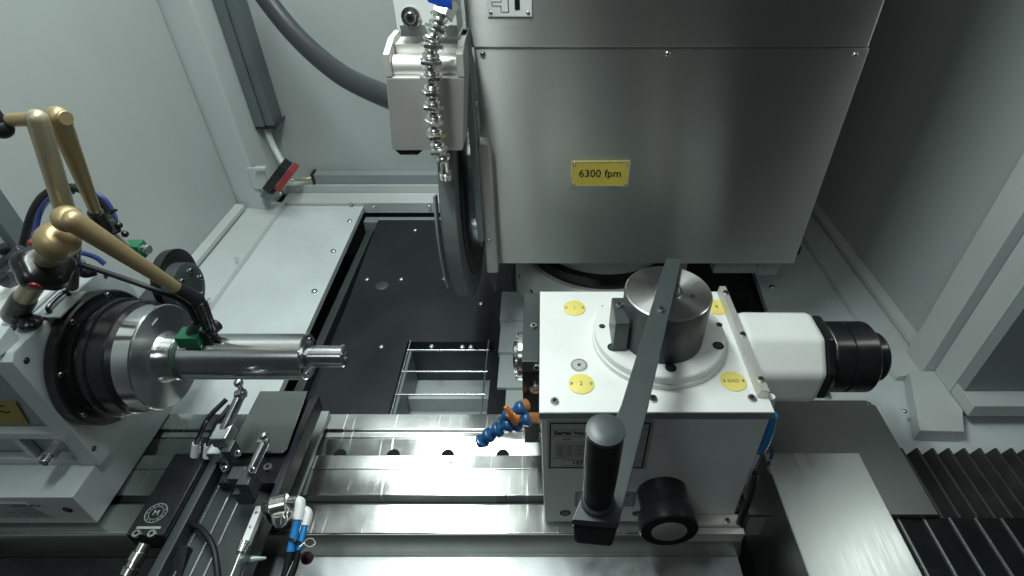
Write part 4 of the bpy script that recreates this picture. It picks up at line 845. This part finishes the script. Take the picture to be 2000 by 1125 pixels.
c = ay(376, 661, 0.672); b = MB(); b.box(c.x-0.019, c.x+0.018, c.y-0.015, c.y+0.015, max(0.2785, c.z-0.016), c.z+0.014); b.build('sensor', 'green', ga1, bevel=0.003)
c2 = ay(384, 632, 0.676); b = MB(); b.cyl(c+Vector((0.002, 0, 0.013)), c2, 0.008, seg=12); b.build('sensor_stem', 'dark_steel', ga1)
b = MB(); b.tube([ay(100, 500, 0.66), ay(200, 530, 0.66), ay(300, 565, 0.655), ay(360, 592, 0.67), ay(385, 632, 0.676)], 0.0042, 12); b.build('cable', 'rubber', ga1)

ga2 = thing('gauge_arm', az(140, 560, 0.361), 'taller gold two-rod holder arm with elbow at its top', 'holder arm')
u0, u1 = ay(73, 232, 0.66), ay(128, 415, 0.66)
limb(ga2, 'front_rod', u0, u1, 0.0118, 0.0122, 'gold_lt', True, True)
w0, w1 = ay(113, 228, 0.69), ay(186, 412, 0.72)
limb(ga2, 'rear_rod', w0, w1, 0.0135, 0.0078, 'gold', True, False)
b = MB(); b.cyl(w0+Vector((0.009, -0.003, 0.0)), w0+Vector((0.0145, -0.005, 0.0)), 0.0095, seg=28, cham=0.001); b.build('hinge_cap', 'gold', ga2)
b = MB(); b.cyl(u0+Vector((-0.006, 0.0, 0.000)), u0+Vector((-0.036, 0.0, -0.002)), 0.0088, 0.008, seg=24, cham=0.001); b.build('hinge_stub', 'gold', ga2)
b = MB(); b.cyl(u0+Vector((-0.0355, 0, -0.002)), u0+Vector((-0.075, 0, -0.003)), 0.007, seg=24, cham=0.001); b.build('hinge_stub', 'black', ga2)
b = MB(); kk = ay(2, 250, 0.655); b.ball(kk, 0.013); b.lathe(kk+Vector((0, 0, 0.006)), (0, 0, 1), [(0, 0.010), (0.02, 0.009), (0.03, 0.006)], 20); b.build('clamp_knob', 'rubber', ga2)
limb(ga2, 'rod_end', ay(186, 414, 0.72), ay(206, 452, 0.73), 0.0105, 0.0105, 'rubber', False, False)
b = MB(); c = ay(222, 447, 0.735); b.lathe(c+Vector((-0.006, 0.004, 0)), (0.6, -0.6, 0.5), [(0, 0.0115), (0.006, 0.012), (0.008, 0.010)], 24); b.build('dial', 'rubber', ga2)
b = MB(); b.cyl(ay(205, 440, 0.74), ay(248, 478, 0.75), 0.004, seg=12); b.build('stem', 'wire', ga2)
for p in [(232, 440), (244, 457)]:
    b = MB(); b.ball(ay(p[0], p[1], 0.74), 0.0055); b.build('stem_knob', 'black', ga2)
c = ay(266, 484, 0.76); b = MB(); b.box(c.x-0.017, c.x+0.012, c.y-0.012, c.y+0.012, c.z-0.018, c.z+0.010); b.build('sensor', 'green', ga2, bevel=0.004)
b = MB(); b.cyl(c+Vector((0.012, 0, -0.002)), c+Vector((0.022, -0.003, -0.002)), 0.008, seg=18, cham=0.001); b.build('sensor_connector', 'steel', ga2)
b = MB(); b.cyl(ay(140, 560, 0.70), u1+Vector((0.002, 0.012, -0.008)), 0.009, seg=20); b.build('stand', 'dark_steel', ga2)

cb = thing('cable_loop', az(30, 560, 0.362), 'black and blue cable bundle arching behind the gold arms', 'cables')
YY = 0.77
b = MB(); b.tube([ay(15, 545, 0.72), ay(42, 490, 0.75), ay(62, 420, YY), ay(92, 378, YY), ay(140, 366, YY), ay(180, 382, YY), ay(212, 420, YY), ay(228, 452, 0.75)], 0.0065, 14); b.build('cable', 'rubber', cb)
b = MB(); b.tube([ay(50, 510, 0.72), ay(66, 465, 0.745), ay(78, 415, 0.765), ay(100, 386, 0.765), ay(142, 374, 0.765)], 0.0042, 12); b.build('cable', 'cable_blue', cb)
b = MB(); b.tube([ay(182, 376, 0.78), ay(206, 392, 0.78), ay(222, 420, 0.775), ay(230, 450, 0.76)], 0.0042, 12); b.build('cable', 'cable_blue', cb)
b = MB(); b.tube([ay(40, 500, 0.72), ay(90, 486, 0.72), ay(150, 492, 0.74), ay(185, 502, 0.75), ay(205, 516, 0.75)], 0.0042, 12); b.build('cable', 'cable_blue', cb)
b = MB(); b.cyl(ay(216, 414, 0.765), ay(228, 410, 0.765), 0.004, 0.002, seg=8); b.build('cable_tie', 'black', cb)
for (x, y, r) in [(63, 474, 0.006)]:
    b = MB(); b.ball(ay(x, y, 0.70), r); b.build('red_clip', 'red', cb)
ft_ = thing('hose_fittings', az(20, 560, 0.361), 'grey pipe fittings at the left edge on headstock top', 'fittings')
for (x, y, x2, y2, r, m) in [(2, 520, 30, 498, 0.010, 'dark_steel'), (0, 548, 24, 536, 0.014, 'dark_steel'), (8, 545, 22, 540, 0.017, 'grey_plastic'), (20, 505, 44, 485, 0.008, 'dark_steel'), (-4, 490, 20, 482, 0.009, 'rubber')]:
    b = MB(); b.cyl(ay(x, y, 0.70), ay(x2, y2, 0.71), r, seg=18, cham=0.001); b.build('fitting', m, ft_)
bf = thing('blue_fitting', az(160, 545, 0.361), 'short blue jointed hose piece behind the star knob', 'coolant hose')
seg_chain(bf, [ay(126, 524, 0.69), ay(150, 518, 0.70), ay(170, 522, 0.71)], 0.0105, 'blue')
b = MB(); b.tube([ay(150, 524, 0.72), ay(165, 535, 0.73), ay(188, 530, 0.74)], 0.007, 12); b.build('hose_end', 'black', bf)
